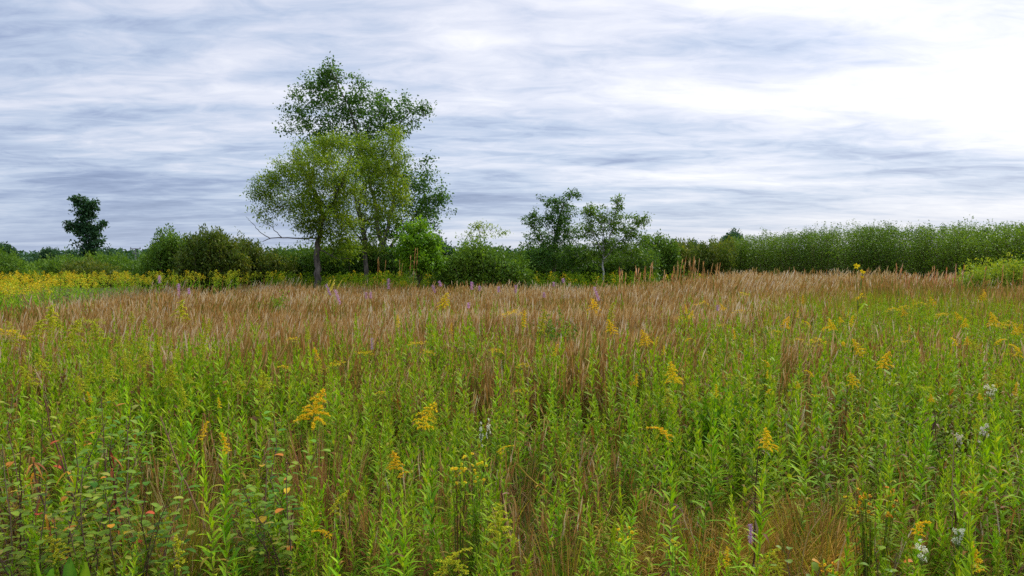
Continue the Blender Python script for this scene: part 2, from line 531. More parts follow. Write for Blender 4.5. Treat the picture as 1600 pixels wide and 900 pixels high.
class Tree:
    """a skeleton grown from trunk polylines out to twig tips inside crown lobes, then clothed with leaves"""

    def __init__(self, seed, Y):
        self.g = np.random.default_rng(seed)
        self.Y = Y
        self.wood = Geo()
        self.leaf = Geo()
        self.nodes = []
        self.rads = []
        self.twigs = []

    def trunk(self, pix, r0, r1, dY=0.0, wob=0.05, sides=7):
        """pix: photo pixels from base to top"""
        P = np.array([at(a, b, self.Y + (c[0] if c else dY)) for a, b, *c in pix])
        K = max(8, len(P) * 4)
        t = np.linspace(0, 1, K)
        tt = np.linspace(0, 1, len(P))
        path = np.stack([np.interp(t, tt, P[:, i]) for i in range(3)], -1)
        for _ in range(2):
            path[1:-1] = (path[:-2] + path[1:-1] * 2 + path[2:]) / 4
        path[1:] += self.g.normal(size=(K - 1, 3)) * wob * np.array((1, 1, 0.2))
        rad = r0 + (r1 - r0) * t ** 0.8
        rad[0] *= 1.35
        self.wood.add(*tubes(path, rad, sides, a=self.g.random()))
        for p, r in zip(path, rad):
            self.nodes.append(p)
            self.rads.append(r)

    def ground(self, pix, Y=None):
        pass

    def branch(self, tip, rmax, K=6, up=0.15, sides=4, reg=True, low=0.6):
        Nn = np.array(self.nodes)
        d = Nn - tip
        cost = np.linalg.norm(d, axis=1) + low * np.maximum(Nn[:, 2] - tip[2], 0) * 1.5
        # favour thicker wood a little further in so that limbs rise outward
        i = int(np.argmin(cost))
        b = Nn[i]
        r = min(self.rads[i] * 0.75, rmax)
        t = np.linspace(0, 1, K)[:, None]
        ln = np.linalg.norm(tip - b)
        path = b + (tip - b) * t + np.array((0, 0, up * ln)) * (4 * t * (1 - t)) * 0.5
        path[1:-1] += self.g.normal(size=(K - 2, 3)) * ln * 0.035
        rad = np.linspace(r, max(r * 0.3, 0.004), K)
        self.wood.add(*tubes(path, rad, sides, a=self.g.random()))
        if reg:
            for p, q in zip(path[1:], rad[1:]):
                self.nodes.append(p)
                self.rads.append(q)
        return path

    def lobe(self, px, py, rx, ry, n, dY=0.0, leaves=14, size=0.09, spread=0.28, ry_depth=None, hang=0.0, aspect=0.5,
             limb=0.06, tw=0.012, shade=(0.2, 0.9), shell=0.55, twigfrac=0.55, up=0.15, outward=0.5):
        """an ellipsoid of foliage centred on photo pixel (px, py), pixel radii rx, ry"""
        s = (self.Y + dY) / F
        c = at(px, py, self.Y + dY)
        A = np.array((rx * s, (ry_depth if ry_depth else 0.75 * (rx + ry) / 2) * s, ry * s))
        self.branch(c, limb, up=up)
        dirs = unit(n, self.g)
        r = shell + (1 - shell) * self.g.random(n)
        inner = self.g.random(n) < 0.35
        r[inner] = self.g.random(inner.sum()) ** 0.5
        ph = self.g.uniform(0, 6.28, 3)
        an = np.arctan2(dirs[:, 2], dirs[:, 0])
        r *= (0.80 + 0.34 * self.g.random(n)) * (1 + 0.14 * np.sin(3 * an + ph[0]) + 0.12 * np.sin(5 * an + ph[1]) + 0.10 * np.sin(4 * np.arcsin(np.clip(dirs[:, 1], -1, 1)) + ph[2]))
        tips = c + dirs * r[:, None] * A
        tips = tips[np.argsort(r)]
        for tip in tips:
            p = self.branch(tip, tw * 2.2, K=5, reg=True, sides=3, up=up)
            self.leafy(p, leaves, size, spread, hang, aspect, shade, twigfrac, outward, c)

    def leafy(self, p, leaves, size, spread, hang, aspect, shade, twigfrac, outward, c):
        g_ = self.g
        k = max(1, int(leaves * (0.6 + 0.8 * g_.random())))
        t = 1 - twigfrac * g_.random(k) ** 1.3
        x = t * (len(p) - 1)
        i = np.clip(x.astype(int), 0, len(p) - 2)
        f = (x - i)[:, None]
        pos = p[i] * (1 - f) + p[i + 1] * f
        pos = pos + g_.normal(size=(k, 3)) * spread * np.array((1, 1, 0.8)) * 0.5
        pos[:, 2] -= hang * g_.random(k) * spread
        od = nrm(p[-1] - c + 1e-6)
        d = unit(k, g_) + od * outward + np.array((0, 0, -hang - 0.1))
        nor = unit(k, g_) + np.array((0, 0, 0.9))
        tone = np.clip(shade[0] + (shade[1] - shade[0]) * g_.random() + 0.22 * g_.normal(size=k), 0, 1)
        self.leaf.add(*petals(pos, size * (0.6 + 0.8 * g_.random(k)), d, nor, aspect, tone))

    def finish(self, name, label, cat, wmat, lmat, group=None, crown='crown', trunk='trunk', base=None):
        V = np.concatenate(self.wood.V)
        b = V[np.argmin(V[:, 2])] if base is None else base
        b = np.array((b[0], b[1], 0.0))
        for G in (self.wood, self.leaf):
            G.V = [v_ - b for v_ in G.V]
        root = thing(name, label, cat, tuple(b), group=group)
        self.wood.obj(trunk, wmat, root)
        self.leaf.obj(crown, lmat, root, smooth=False)
        return root


def gbase(px, Y):
    """photo row of the ground at depth Y"""
    return 408 + CAM_H * F / Y


# the tall dark poplar at the back of the clump
Yp = 35.0
T = Tree(11, Yp)
T.trunk([(602, gbase(602, Yp) + 3), (600, 400), (594, 360), (582, 300), (566, 240), (548, 170), (516, 112)], 0.17, 0.02, wob=0.05)
T.trunk([(598, 395), (612, 330), (622, 270), (612, 215), (640, 175)], 0.10, 0.02, wob=0.04)
T.trunk([(600, 400), (640, 345), (668, 310)], 0.07, 0.02, wob=0.03)
pk = dict(size=0.125, spread=0.36, aspect=0.6, leaves=24, tw=0.012, hang=0.15, shade=(0.15, 0.75))
T.lobe(514, 122, 20, 22, 26, **pk)
T.lobe(490, 145, 40, 24, 30, dY=0.6, **pk)
T.lobe(462, 160, 26, 20, 14, dY=-0.4, **pk)
T.lobe(470, 190, 30, 26, 26, dY=0.4, **pk)
T.lobe(515, 170, 45, 40, 60, **pk)
T.lobe(560, 160, 45, 32, 50, dY=0.5, **pk)
T.lobe(560, 130, 12, 14, 8, **pk)
T.lobe(600, 172, 40, 28, 44, dY=-0.5, **pk)
T.lobe(622, 195, 38, 24, 34, dY=0.3, **pk)
T.lobe(655, 172, 26, 15, 18, **pk)
T.lobe(530, 225, 55, 30, 40, **pk)
T.lobe(590, 230, 50, 30, 36, dY=0.8, **pk)
T.lobe(650, 278, 38, 26, 40, **pk)
T.lobe(672, 318, 32, 26, 38, dY=-0.6, **pk)
T.lobe(690, 300, 14, 16, 9, **pk)
T.lobe(640, 335, 40, 30, 34, dY=0.7, **pk)
T.lobe(605, 300, 40, 50, 40, dY=1.0, **pk)
T.lobe(665, 250, 14, 10, 6, **pk)
for q_ in ((514, 108, 9, 14, 9), (632, 158, 12, 12, 7), (505, 205, 60, 26, 34), (575, 200, 56, 26, 40), (535, 150, 40, 26, 28), (498, 120, 34, 14, 12), (600, 262, 44, 34, 40), (640, 308, 44, 34, 36), (620, 360, 40, 24, 34), (585, 352, 34, 26, 26), (670, 345, 26, 16, 14)):
    T.lobe(*q_, dY=0.3, **pk)
T.finish('poplar_tree', 'tallest tree, open dark green crown rising above the yellow-green willows', 'tree', M['bark'], M['poplar'])

# the leaning yellow-green willow in front
Yw = 29.0
T = Tree(12, Yw)
T.trunk([(497, gbase(497, Yw) + 3), (497, 430), (495, 400), (498, 372), (503, 345), (502, 320), (492, 300)], 0.15, 0.07, wob=0.02)
T.trunk([(502, 345), (520, 318), (538, 280), (548, 240)], 0.08, 0.02, wob=0.03)
T.trunk([(500, 325), (488, 295), (470, 265), (462, 240)], 0.08, 0.02, wob=0.03)
T.trunk([(499, 372), (470, 373), (440, 371), (422, 372), (410, 378)], 0.035, 0.012, wob=0.02, sides=5)
T.trunk([(422, 373), (405, 362), (392, 347), (384, 338)], 0.018, 0.006, wob=0.02, sides=4)
T.trunk([(440, 371), (420, 352), (404, 330), (400, 320)], 0.016, 0.005, wob=0.03, sides=4)
T.trunk([(500, 390), (512, 396), (528, 405), (552, 404)], 0.03, 0.008, wob=0.02, sides=4)
T.trunk([(496, 330), (470, 320), (440, 322), (416, 330)], 0.03, 0.008, wob=0.03, sides=4)
wk = dict(size=0.10, spread=0.30, aspect=0.38, leaves=36, tw=0.008, hang=0.45, shade=(0.15, 0.9))
T.lobe(480, 235, 36, 24, 46, **wk)
T.lobe(515, 222, 34, 20, 44, dY=-0.6, **wk)
T.lobe(455, 262, 36, 26, 44, dY=0.4, **wk)
T.lobe(500, 262, 46, 32, 80, dY=-0.9, **wk)
T.lobe(425, 285, 30, 24, 30, **wk)
T.lobe(408, 292, 17, 20, 14, dY=-0.3, **wk)
T.lobe(440, 312, 36, 22, 26, dY=0.5, **wk)
T.lobe(535, 285, 36, 40, 60, dY=0.2, **wk)
T.lobe(490, 312, 42, 28, 56, dY=-0.8, **wk)
T.lobe(475, 345, 28, 18, 30, dY=-0.5, **wk)
T.lobe(525, 335, 34, 20, 34, dY=0.5, **wk)
T.lobe(420, 335, 26, 16, 9, dY=0.2, **wk)
T.lobe(500, 360, 26, 12, 16, dY=-0.4, **wk)
T.lobe(535, 375, 30, 14, 22, dY=0.8, **wk)
for q_ in ((470, 290, 60, 44, 60), (520, 300, 46, 44, 56), (515, 352, 40, 18, 22), (530, 392, 36, 16, 26), (540, 352, 30, 24, 30), (412, 312, 24, 26, 18)):
    T.lobe(*q_, dY=0.1, **wk)
T.finish('willow_tree', 'yellow-green willow leaning left, with a bare low limb reaching out over the shrubs', 'tree', M['bark'], M['willow'])

# the second willow behind it, forked
Yv = 32.0
T = Tree(13, Yv)
T.trunk([(572, gbase(572, Yv) + 3), (571, 400), (568, 370), (560, 335), (552, 300), (560, 250)], 0.11, 0.03, wob=0.02)
T.trunk([(570, 395), (572, 372), (567, 345), (558, 318), (575, 280), (605, 235)], 0.09, 0.02, wob=0.02)
T.trunk([(572, 385), (552, 360), (540, 342)], 0.05, 0.02, wob=0.02)
T.lobe(565, 225, 40, 22, 46, **wk)
T.lobe(605, 225, 30, 26, 40, dY=-0.5, **wk)
T.lobe(575, 262, 44, 28, 66, dY=-0.8, **wk)
T.lobe(612, 262, 30, 30, 38, **wk)
T.lobe(592, 300, 34, 24, 30, dY=-0.5, **wk)
T.lobe(555, 302, 30, 26, 34, dY=0.5, **wk)
T.lobe(625, 300, 24, 24, 18, **wk)
T.lobe(620, 208, 16, 14, 13, **wk)
T.lobe(600, 340, 36, 22, 26, dY=0.4, **wk)
T.lobe(560, 345, 22, 16, 12, **wk)
for q_ in ((585, 285, 56, 50, 60), (590, 245, 50, 34, 46), (575, 375, 44, 20, 34), (610, 325, 40, 28, 30), (548, 330, 30, 30, 26)):
    T.lobe(*q_, dY=0.1, **wk)
T.finish('willow_tree', 'fork-trunked yellow-green willow between the leaning willow and the bright green sapling', 'tree', M['bark'], M['willow'])

# bright green sapling
T = Tree(14, 28.0)
T.trunk([(655, gbase(655, 28)), (655, 420), (656, 390), (657, 360)], 0.05, 0.012, wob=0.02, sides=5)
T.trunk([(655, 440), (643, 410), (634, 385)], 0.03, 0.01, sides=4, wob=0.02)
T.trunk([(655, 440), (670, 410), (680, 385)], 0.03, 0.01, sides=4, wob=0.02)
sk = dict(size=0.13, spread=0.24, aspect=0.5, leaves=28, tw=0.006, hang=0.1, shade=(0.1, 0.9))
T.lobe(655, 365, 22, 20, 40, **sk)
T.lobe(640, 385, 24, 22, 44, dY=-0.4, **sk)
T.lobe(672, 388, 22, 22, 44, dY=0.3, **sk)
T.lobe(652, 405, 34, 22, 60, dY=-0.3, **sk)
T.lobe(676, 408, 18, 16, 24, **sk)
T.finish('young_tree', 'small bright green bushy young tree right of the willows', 'tree', M['bark'], M['sapling'])


# ------------------------------------------------------------------ shrubs
def shrub(seed, Y, px0, px1, prof, nstem, leaves, lmat, label, name='shrub', cat='shrub', size=0.10, depth=None, spiky=0.55, aspect=0.45,
          group=None, base_dn=0.1, shade=(0.1, 0.9), fill=0.9, spread=0.16, twig_r=0.008, wmat=None, leafbias=1.0, lean=0.25):
    """prof: list of (px, top_py) giving the outline; stems rise from the ground to just under it"""
    g_ = np.random.default_rng(seed)
    s = Y / F
    prof = sorted(prof)
    pxs = px0 + (px1 - px0) * g_.random(nstem)
    dep = depth if depth else 0.5 * (px1 - px0) * s * 0.6
    dy = (g_.random(nstem) * 2 - 1) * dep
    top = np.interp(pxs, [p[0] for p in prof], [p[1] for p in prof])
    edge = np.clip(1 - np.abs(dy) / (dep * 1.02), 0.05, 1) ** 0.28
    tops = np.array([at(a, b, Y + c) for a, b, c in zip(pxs, top, dy)])
    ex = np.clip(np.minimum(pxs - px0, px1 - pxs) / (0.22 * (px1 - px0)), 0.0, 1) ** 0.6
    H = np.maximum(tops[:, 2] * (0.80 + 0.20 * ex) * (0.90 + 0.26 * (vnoise(tops[:, 0], tops[:, 1], 1.1, seed + 3) - 0.35)) * (0.72 + 0.28 * edge) * (1 - spiky * 0.5 * g_.random(nstem) ** 2) + spiky * 0.9 * g_.random(nstem) ** 6, 0.25)
    cx = at((px0 + px1) / 2, 408, Y)[0]
    K = 6
    t = np.linspace(0, 1, K)
    tip = np.stack([tops[:, 0], tops[:, 1], H], -1)
    b = np.stack([tip[:, 0] + (cx - tip[:, 0]) * lean * g_.random(nstem), tip[:, 1] + (Y - tip[:, 1]) * lean, np.zeros(nstem)], -1)
    path = b[:, None] + (tip - b)[:, None] * t[None, :, None]
    path[:, :, :2] += ((tip - b)[:, :2] * 0.25)[:, None] * (np.sin(t * PI))[None, :, None] * -1
    path[:, 1:] += g_.normal(size=(nstem, K - 1, 3)) * 0.03
    W = Geo()
    W.add(*tubes(path, np.linspace(twig_r * 1.8, twig_r * 0.4, K)[None], 3, a=g_.random(nstem)))
    # leaves
    k = (leaves * (0.6 + 0.8 * g_.random(nstem)) * np.clip(H / H.mean(), 0.3, 1.6)).astype(int)
    idx = np.repeat(np.arange(nstem), k)
    n = len(idx)
    tt = 1 - fill * g_.random(n) ** leafbias
    x = tt * (K - 1)
    i = np.clip(x.astype(int), 0, K - 2)
    f = (x - i)[:, None]
    pos = path[idx, i] * (1 - f) + path[idx, i + 1] * f
    spr = spread * (1.25 - tt)[:, None] * 1.6 + 0.02
    pos = pos + g_.normal(size=(n, 3)) * spr
    d = nrm(unit(n, g_) * np.array((1, 1, 0.6)) + np.array((0, 0, 0.45)) + (path[idx, -1] - path[idx, -2]) * 1.0)
    nor = unit(n, g_) + np.array((0, 0, 0.8))
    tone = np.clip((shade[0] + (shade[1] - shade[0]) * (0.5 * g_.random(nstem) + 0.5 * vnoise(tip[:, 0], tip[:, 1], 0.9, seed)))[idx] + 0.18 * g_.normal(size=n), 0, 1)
    G = Geo()
    G.add(*petals(pos, size * (0.6 + 0.8 * g_.random(n)), d, nor, aspect, tone))
    o = np.array((cx, Y, 0.0))
    for X in (W, G):
        X.V = [v_ - o for v_ in X.V]
    root = thing(name, label, cat, tuple(o), group=group)
    W.obj('stems', wmat or M['twig'], root)
    G.obj('foliage', lmat, root, smooth=False)
    return root


# far left
shrub(21, 45, -45, 62, [(-45, 385), (0, 392), (30, 404), (62, 424)], 220, 100, M['bush'], 'green shrub bank rising at the left edge of the photo', depth=4, size=0.15)
shrub(22, 70, -30, 32, [(-30, 374), (8, 379), (24, 386), (32, 398)], 90, 110, M['fargreen'], 'dark tree-like bush topping the shrub bank on the left edge', depth=3, size=0.24, spiky=0.25)
shrub(23, 95, 56, 98, [(56, 400), (64, 391), (76, 388), (90, 391), (98, 400)], 80, 120, M['fargreen'], 'rounded dark bush low on the skyline left of the narrow tree', depth=3, size=0.26, spiky=0.1, spread=0.3)
shrub(24, 52, 40, 245, [(40, 408), (100, 402), (140, 400), (180, 402), (215, 404), (245, 403)], 420, 70, M['bush'], 'low mixed green shrub row behind the left goldenrod drift', depth=3, size=0.17)
shrub(25, 48, 95, 190, [(95, 412), (130, 408), (160, 412), (190, 418)], 160, 60, M['bushbrown'], 'bronze-tinted low shrub in front of the narrow tree', depth=2, size=0.15)
shrub(26, 34, 215, 318, [(228, 398), (240, 380), (252, 368), (266, 362), (280, 372), (300, 376)], 240, 110, M['bush'], 'spiky-topped grey-green shrub left of the tallest shrub in the row', size=0.12)
shrub(27, 33, 276, 385, [(288, 385), (298, 364), (314, 356), (332, 354), (348, 357), (356, 372), (368, 376)], 300, 120, M['bushbrown'], 'tallest bronze-topped shrub in the dark row left of the willows', size=0.13)
shrub(28, 34, 335, 460, [(352, 372), (372, 368), (392, 376), (410, 386), (440, 394)], 280, 110, M['bushbrown'], 'dark shrub sloping down under the bare willow limb', size=0.12)
shrub(29, 35, 410, 575, [(425, 394), (450, 392), (480, 386), (510, 378), (540, 374), (560, 380)], 360, 90, M['bush'], 'olive green undergrowth shrub behind the leaning willow trunk', size=0.12)
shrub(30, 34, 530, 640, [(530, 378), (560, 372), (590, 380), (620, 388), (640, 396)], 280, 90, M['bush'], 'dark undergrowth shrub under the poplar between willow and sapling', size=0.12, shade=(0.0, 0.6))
shrub(31, 33, 660, 722, [(660, 380), (684, 362), (700, 378), (712, 384), (722, 392)], 200, 110, M['fargreen'], 'dark blue-green shrub squeezed behind the bright green sapling', size=0.12)
shrub(32, 29, 690, 825, [(700, 405), (715, 388), (735, 378), (752, 373), (772, 380), (790, 392), (812, 404)], 330, 110, M['bush'], 'rounded mid green shrub with airy tips right of the sapling', size=0.12, shade=(0.3, 1.0))
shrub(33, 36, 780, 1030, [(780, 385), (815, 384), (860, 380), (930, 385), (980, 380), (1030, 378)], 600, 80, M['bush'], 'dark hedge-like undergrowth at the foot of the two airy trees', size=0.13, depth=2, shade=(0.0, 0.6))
shrub(34, 40, 990, 1060, [(990, 380), (1010, 372), (1030, 366), (1050, 368), (1060, 376)], 200, 90, M['bush'], 'green shrub with wispy tips right of the white-stemmed tree', size=0.14, spiky=0.7)
shrub(35, 44, 1030, 1150, [(1030, 380), (1060, 378), (1090, 382), (1120, 374), (1150, 368)], 420, 80, M['bushbrown'], 'olive shrub filling the dip where the right thicket begins', size=0.15, depth=2.5)
shrub(36, 75, 1124, 1165, [(1124, 376), (1134, 363), (1146, 361), (1158, 366), (1165, 374)], 70, 130, M['fargreen'], 'rounded dark treetop showing over the left end of the thicket', depth=3, size=0.24, spiky=0.1, spread=0.3)
shrub(37, 80, 1075, 1105, [(1075, 382), (1090, 374), (1105, 380)], 50, 110, M['fargreen'], 'small dark bush on the skyline in the dip', depth=3, size=0.22, spiky=0.1, spread=0.3)
shrub(38, 24, 1490, 1625, [(1490, 432), (1525, 423), (1550, 414), (1570, 409), (1595, 414), (1625, 428)], 260, 110, M['goldbush'], 'yellow-green bush with golden top before the thicket on the right', size=0.08)
shrub(39, 60, 150, 192, [(150, 396), (160, 388), (170, 381), (180, 380), (192, 398)], 46, 60, M['fargreen'], 'low scrubby dark sapling clump right of the narrow tree', size=0.2, spiky=0.8, depth=1.5)
shrub(40, 58, 98, 122, [(98, 396), (104, 383), (112, 384), (122, 392)], 26, 50, M['fargreen'], 'thin dark sapling clump left of the narrow tree', size=0.2, spiky=0.8, depth=1.2)

# distant narrow tree on the left
T = Tree(15, 62.0)
T.trunk([(136, 440), (135, 400), (134, 365), (132, 330), (128, 312)], 0.2, 0.04, wob=0.05)
T.trunk([(136, 385), (150, 360), (156, 350)], 0.1, 0.03, wob=0.03)
T.trunk([(134, 372), (118, 355), (110, 350)], 0.1, 0.03, wob=0.03)
dk = dict(size=0.24, spread=0.30, aspect=0.6, leaves=17, tw=0.02, hang=0.1, shade=(0.05, 0.7))
T.lobe(124, 313, 10, 8, 15, **dk)
T.lobe(145, 318, 7, 10, 12, **dk)
T.lobe(133, 328, 16, 15, 32, **dk)
T.lobe(134, 345, 11, 14, 20, **dk)
T.lobe(113, 350, 12, 6, 14, **dk)
T.lobe(106, 356, 6, 5, 6, **dk)
T.lobe(158, 352, 5, 6, 7, **dk)
T.lobe(150, 360, 10, 14, 18, **dk)
T.lobe(136, 368, 18, 16, 40, **dk)
T.lobe(132, 338, 13, 30, 44, **dk)
T.lobe(134, 398, 17, 12, 30, **dk)
T.lobe(150, 378, 12, 12, 16, **dk)
T.lobe(136, 390, 20, 14, 34, **dk)
T.finish('slender_tree', 'distant slender dark tree standing alone on the left skyline', 'tree', M['bark'], M['fargreen'])

# airy tree with the tip leaning right
T = Tree(16, 32.0)
T.trunk([(866, gbase(866, 32)), (866, 420), (866, 380), (872, 345), (880, 318), (895, 303)], 0.09, 0.012, wob=0.03)
T.trunk([(866, 410), (850, 375), (832, 350)], 0.04, 0.012, wob=0.02, sides=4)
ak = dict(size=0.115, spread=0.18, aspect=0.4, leaves=17, tw=0.007, hang=0.1, shade=(0.05, 0.7))
T.lobe(884, 330, 18, 20, 44, **ak)
T.lobe(897, 303, 16, 7, 15, **ak)
T.lobe(862, 318, 18, 12, 15, **ak)
T.lobe(868, 345, 26, 18, 44, dY=-0.4, **ak)
T.lobe(838, 345, 24, 16, 28, **ak)
T.lobe(875, 372, 34, 20, 56, dY=-0.5, **ak)
T.lobe(840, 375, 30, 20, 50, dY=0.3, **ak)
T.lobe(850, 402, 36, 18, 60, dY=-0.6, **ak)
T.lobe(893, 395, 26, 20, 40, **ak)
for q_ in ((865, 400, 50, 26, 70), (865, 360, 40, 26, 44), (850, 330, 34, 20, 24), (905, 412, 30, 18, 36), (820, 408, 26, 16, 30)):
    T.lobe(*q_, dY=-0.2, **ak)
T.finish('airy_tree', 'dark green tree with wispy top bending to the right, mid photo', 'tree', M['bark'], M['poplar'])

# sparse pale-stemmed tree next to it
T = Tree(17, 31.0)
T.trunk([(944, gbase(944, 31)), (943, 415), (942, 385), (944, 350), (950, 325)], 0.05, 0.01, wob=0.02, sides=5)
T.trunk([(942, 400), (955, 365), (963, 330), (967, 310)], 0.035, 0.008, wob=0.02, sides=4)
T.trunk([(943, 405), (970, 375), (1000, 350), (1012, 336)], 0.035, 0.008, wob=0.02, sides=4)
T.trunk([(942, 395), (925, 360), (916, 335)], 0.03, 0.008, wob=0.02, sides=4)
ak.update(leaves=17, shade=(0.15, 0.9))
T.lobe(926, 332, 18, 16, 26, **ak)
T.lobe(966, 318, 9, 14, 15, **ak)
T.lobe(956, 345, 18, 18, 24, **ak)
T.lobe(925, 358, 20, 18, 26, **ak)
T.lobe(1000, 346, 18, 11, 20, **ak)
T.lobe(985, 362, 24, 12, 20, **ak)
T.lobe(955, 380, 36, 14, 30, **ak)
T.lobe(990, 395, 30, 18, 40, dY=0.5, **ak)
for q_ in ((955, 395, 56, 20, 60), (950, 360, 50, 30, 46), (930, 345, 28, 28, 26), (975, 345, 34, 24, 26), (925, 400, 30, 18, 32), (995, 372, 30, 14, 22)):
    T.lobe(*q_, dY=0.2, **ak)
T.finish('pale_stemmed_tree', 'sparse airy tree with pale thin trunk and spreading upright branches', 'tree', M['palebark'], M['bush'])

# wispy sapling top behind the rounded shrub
T = Tree(18, 32.0)
T.trunk([(752, gbase(752, 32)), (752, 410), (750, 375), (748, 352)], 0.04, 0.008, wob=0.02, sides=4)
ak.update(leaves=13, shade=(0.3, 0.9), size=0.10)
T.lobe(748, 355, 22, 8, 18, **ak)
T.lobe(730, 368, 22, 10, 15, **ak)
T.lobe(772, 362, 20, 10, 14, **ak)
T.finish('wispy_sapling', 'thin wispy sapling whose feathery top shows above the rounded shrub', 'tree', M['bark'], M['willow'])

# ------------------------------------------------------------------ the long willow thicket on the right
g_ = np.random.default_rng(51)
nst = 1700
kk = g_.random(nst)
line = [(1120, 47.0, 379), (1150, 44.0, 371), (1250, 40.0, 360), (1400, 35.0, 354), (1500, 31.5, 348), (1600, 28.5, 341), (1760, 24.5, 331)]
pxl = 1120 + 640 * kk
Yl = np.interp(pxl, [a for a, _, _ in line], [b for _, b, _ in line])
tl = np.interp(pxl, [a for a, _, _ in line], [c for _, _, c in line])
dd = 4.0 * g_.random(nst) ** 1.2
Ys = Yl + dd
Xs = (pxl - 800) / F * Ys
Ht = (CAM_H + (408 - tl) / F * Yl) * (1 + 0.012 * dd) * (0.88 + 0.10 * vnoise(Xs, Ys, 0.22, 4) + 0.06 * vnoise(Xs, Ys, 0.9, 14)) * (1 - 0.14 * g_.random(nst) ** 2)
tall = g_.random(nst) < 0.14
Ht[tall] *= 1.03 + 0.10 * g_.random(tall.sum())
front = np.clip(dd / 0.9, 0, 1)
Ht *= 0.80 + 0.20 * front
K = 6
t = np.linspace(0, 1, K)
tip = np.stack([Xs + 0.40 * g_.normal(size=nst), Ys - 0.25 * (1 - front) + 0.25 * g_.normal(size=nst), Ht], -1)
b0 = np.stack([Xs, Ys, np.zeros(nst)], -1)
path = b0[:, None] + (tip - b0)[:, None] * t[None, :, None]
path[:, 1:] += g_.normal(size=(nst, K - 1, 3)) * 0.07
W = Geo()
W.add(*tubes(path, np.linspace(0.013, 0.003, K)[None], 3, a=g_.random(nst)))
k = np.full(nst, 130)
idx = np.repeat(np.arange(nst), k)
n = len(idx)
tt = 1 - 0.88 * g_.random(n) ** 1.1
x = tt * (K - 1)
i = np.clip(x.astype(int), 0, K - 2)
f = (x - i)[:, None]
pos = path[idx, i] * (1 - f) + path[idx, i + 1] * f + g_.normal(size=(n, 3)) * (0.06 + 0.16 * np.clip((1 - tt) * 4, 0, 1) + 0.12 * (1 - tt))[:, None]
d = nrm(unit(n, g_) * np.array((1, 1, 0.6)) + np.array((0, 0, 0.2)))
tone = np.clip((0.05 + 0.35 * g_.random(nst) + 0.35 * vnoise(Xs, Ys, 0.8, 6) + 0.35 * vnoise(Xs, Ys, 0.2, 16))[idx] + 0.18 * g_.normal(size=n), 0, 1)
G = Geo()
G.add(*petals(pos, 0.09 * (0.6 + 0.8 * g_.random(n)), d, unit(n, g_) + np.array((0, 0, 0.8)), 0.42, tone))
root = thing('willow_thicket', 'long unbroken dark green thicket bank closing the right side of the meadow', 'thicket', (16, 35, 0))
for X in (W, G):
    X.V = [v_ - np.array((16, 35, 0.0)) for v_ in X.V]
W.obj('stems', M['twig'], root)
G.obj('foliage', M['thicket'], root, smooth=False)

# far woods on the horizon (one mass)
g_ = np.random.default_rng(52)
n = 26000
az = g_.uniform(-0.95, 0.95, n)
Yf = g_.uniform(150, 190, n)
Xf = az * Yf
hh = 2.2 + 2.0 * vnoise(Xf, Yf, 0.05, 8) + 1.0 * vnoise(Xf, Yf, 0.2, 9)
pos = np.stack([Xf, Yf, hh * g_.random(n) ** 0.5], -1)
G = Geo()
G.add(*petals(pos, 0.9 * (0.6 + 0.8 * g_.random(n)), unit(n, g_), unit(n, g_) + np.array((0, 0, 0.6)), 0.7, np.clip(0.4 + 0.25 * g_.normal(size=n), 0, 1)))
tag(G.obj('far_wood', M['fargreen'], smooth=False), 'low dark line of far woods along the horizon', 'woods', kind='stuff')

# thin mast far away on the left
root = thing('utility_mast', 'thin grey mast with short crossbars far off in the gap left of the shrub row', 'mast', tuple(at(212, 408, 130) * np.array((1, 1, 0))))
top = at(212, 388, 130)[2]
G = Geo()
G.add(*tubes(np.array([(0, 0, 0), (0, 0, top * 0.5), (0, 0, top)]), np.array((0.14, 0.12, 0.09)), 8))
G.obj('pole', M['mastmetal'], root)
for zz, w in ((top - 0.08, 0.9), (top - 0.9, 0.55)):
    G = Geo()
    G.add(*tubes(np.array([(-w, 0, zz), (0, 0.0, zz), (w, 0, zz)]), np.array((0.08, 0.08, 0.08)), 6))
    for sx in (-w * 0.9, w * 0.9):
        G.add(*tubes(np.array([(sx, 0, zz), (sx, 0, zz + 0.15), (sx, 0, zz + 0.3)]), np.array((0.06, 0.08, 0.05)), 6))
    G.obj('crossbar', M['mastmetal'], root)


# ------------------------------------------------------------------ meadow plants: templates
def tmpl(G):
    return G.arrays()


def scatter(G, tp, pos, rz, scale, lean=None, tint=None, zscale=None, remap=None):
    """merge copies of the template arrays TP into G (for stuff nobody could count)"""
    V, Q, Mi, A = tp
    n = len(pos)
    if n == 0:
        return
    c, s = np.cos(rz)[:, None], np.sin(rz)[:, None]
    sc_ = np.asarray(scale)[:, None]
    zs = sc_ if zscale is None else np.asarray(zscale)[:, None]
    x = (V[None, :, 0] * c - V[None, :, 1] * s) * sc_
    y = (V[None, :, 0] * s + V[None, :, 1] * c) * sc_
    z = V[None, :, 2] * zs
    if lean is not None:
        x = x + lean[:, 0:1] * z * z
        y = y + lean[:, 1:2] * z * z
    P = np.stack([x + pos[:, 0:1], y + pos[:, 1:2], z + pos[:, 2:3]], -1).reshape(-1, 3)
    QQ = (Q[None] + (np.arange(n) * len(V))[:, None, None]).reshape(-1, 4)
    AA = np.broadcast_to(A[None], (n, len(V)))
    if tint is not None:
        AA = np.clip(AA + tint[:, None], 0, 1)
    MM = np.tile(Mi if remap is None else remap[Mi], n)
    P = P.reshape(-1, 3)
    G.V.append(P)
    G.Q.append(QQ + G.n)
    G.M.append(MM.astype(np.int32))
    G.A.append(AA.reshape(-1).copy())
    G.n += len(P)


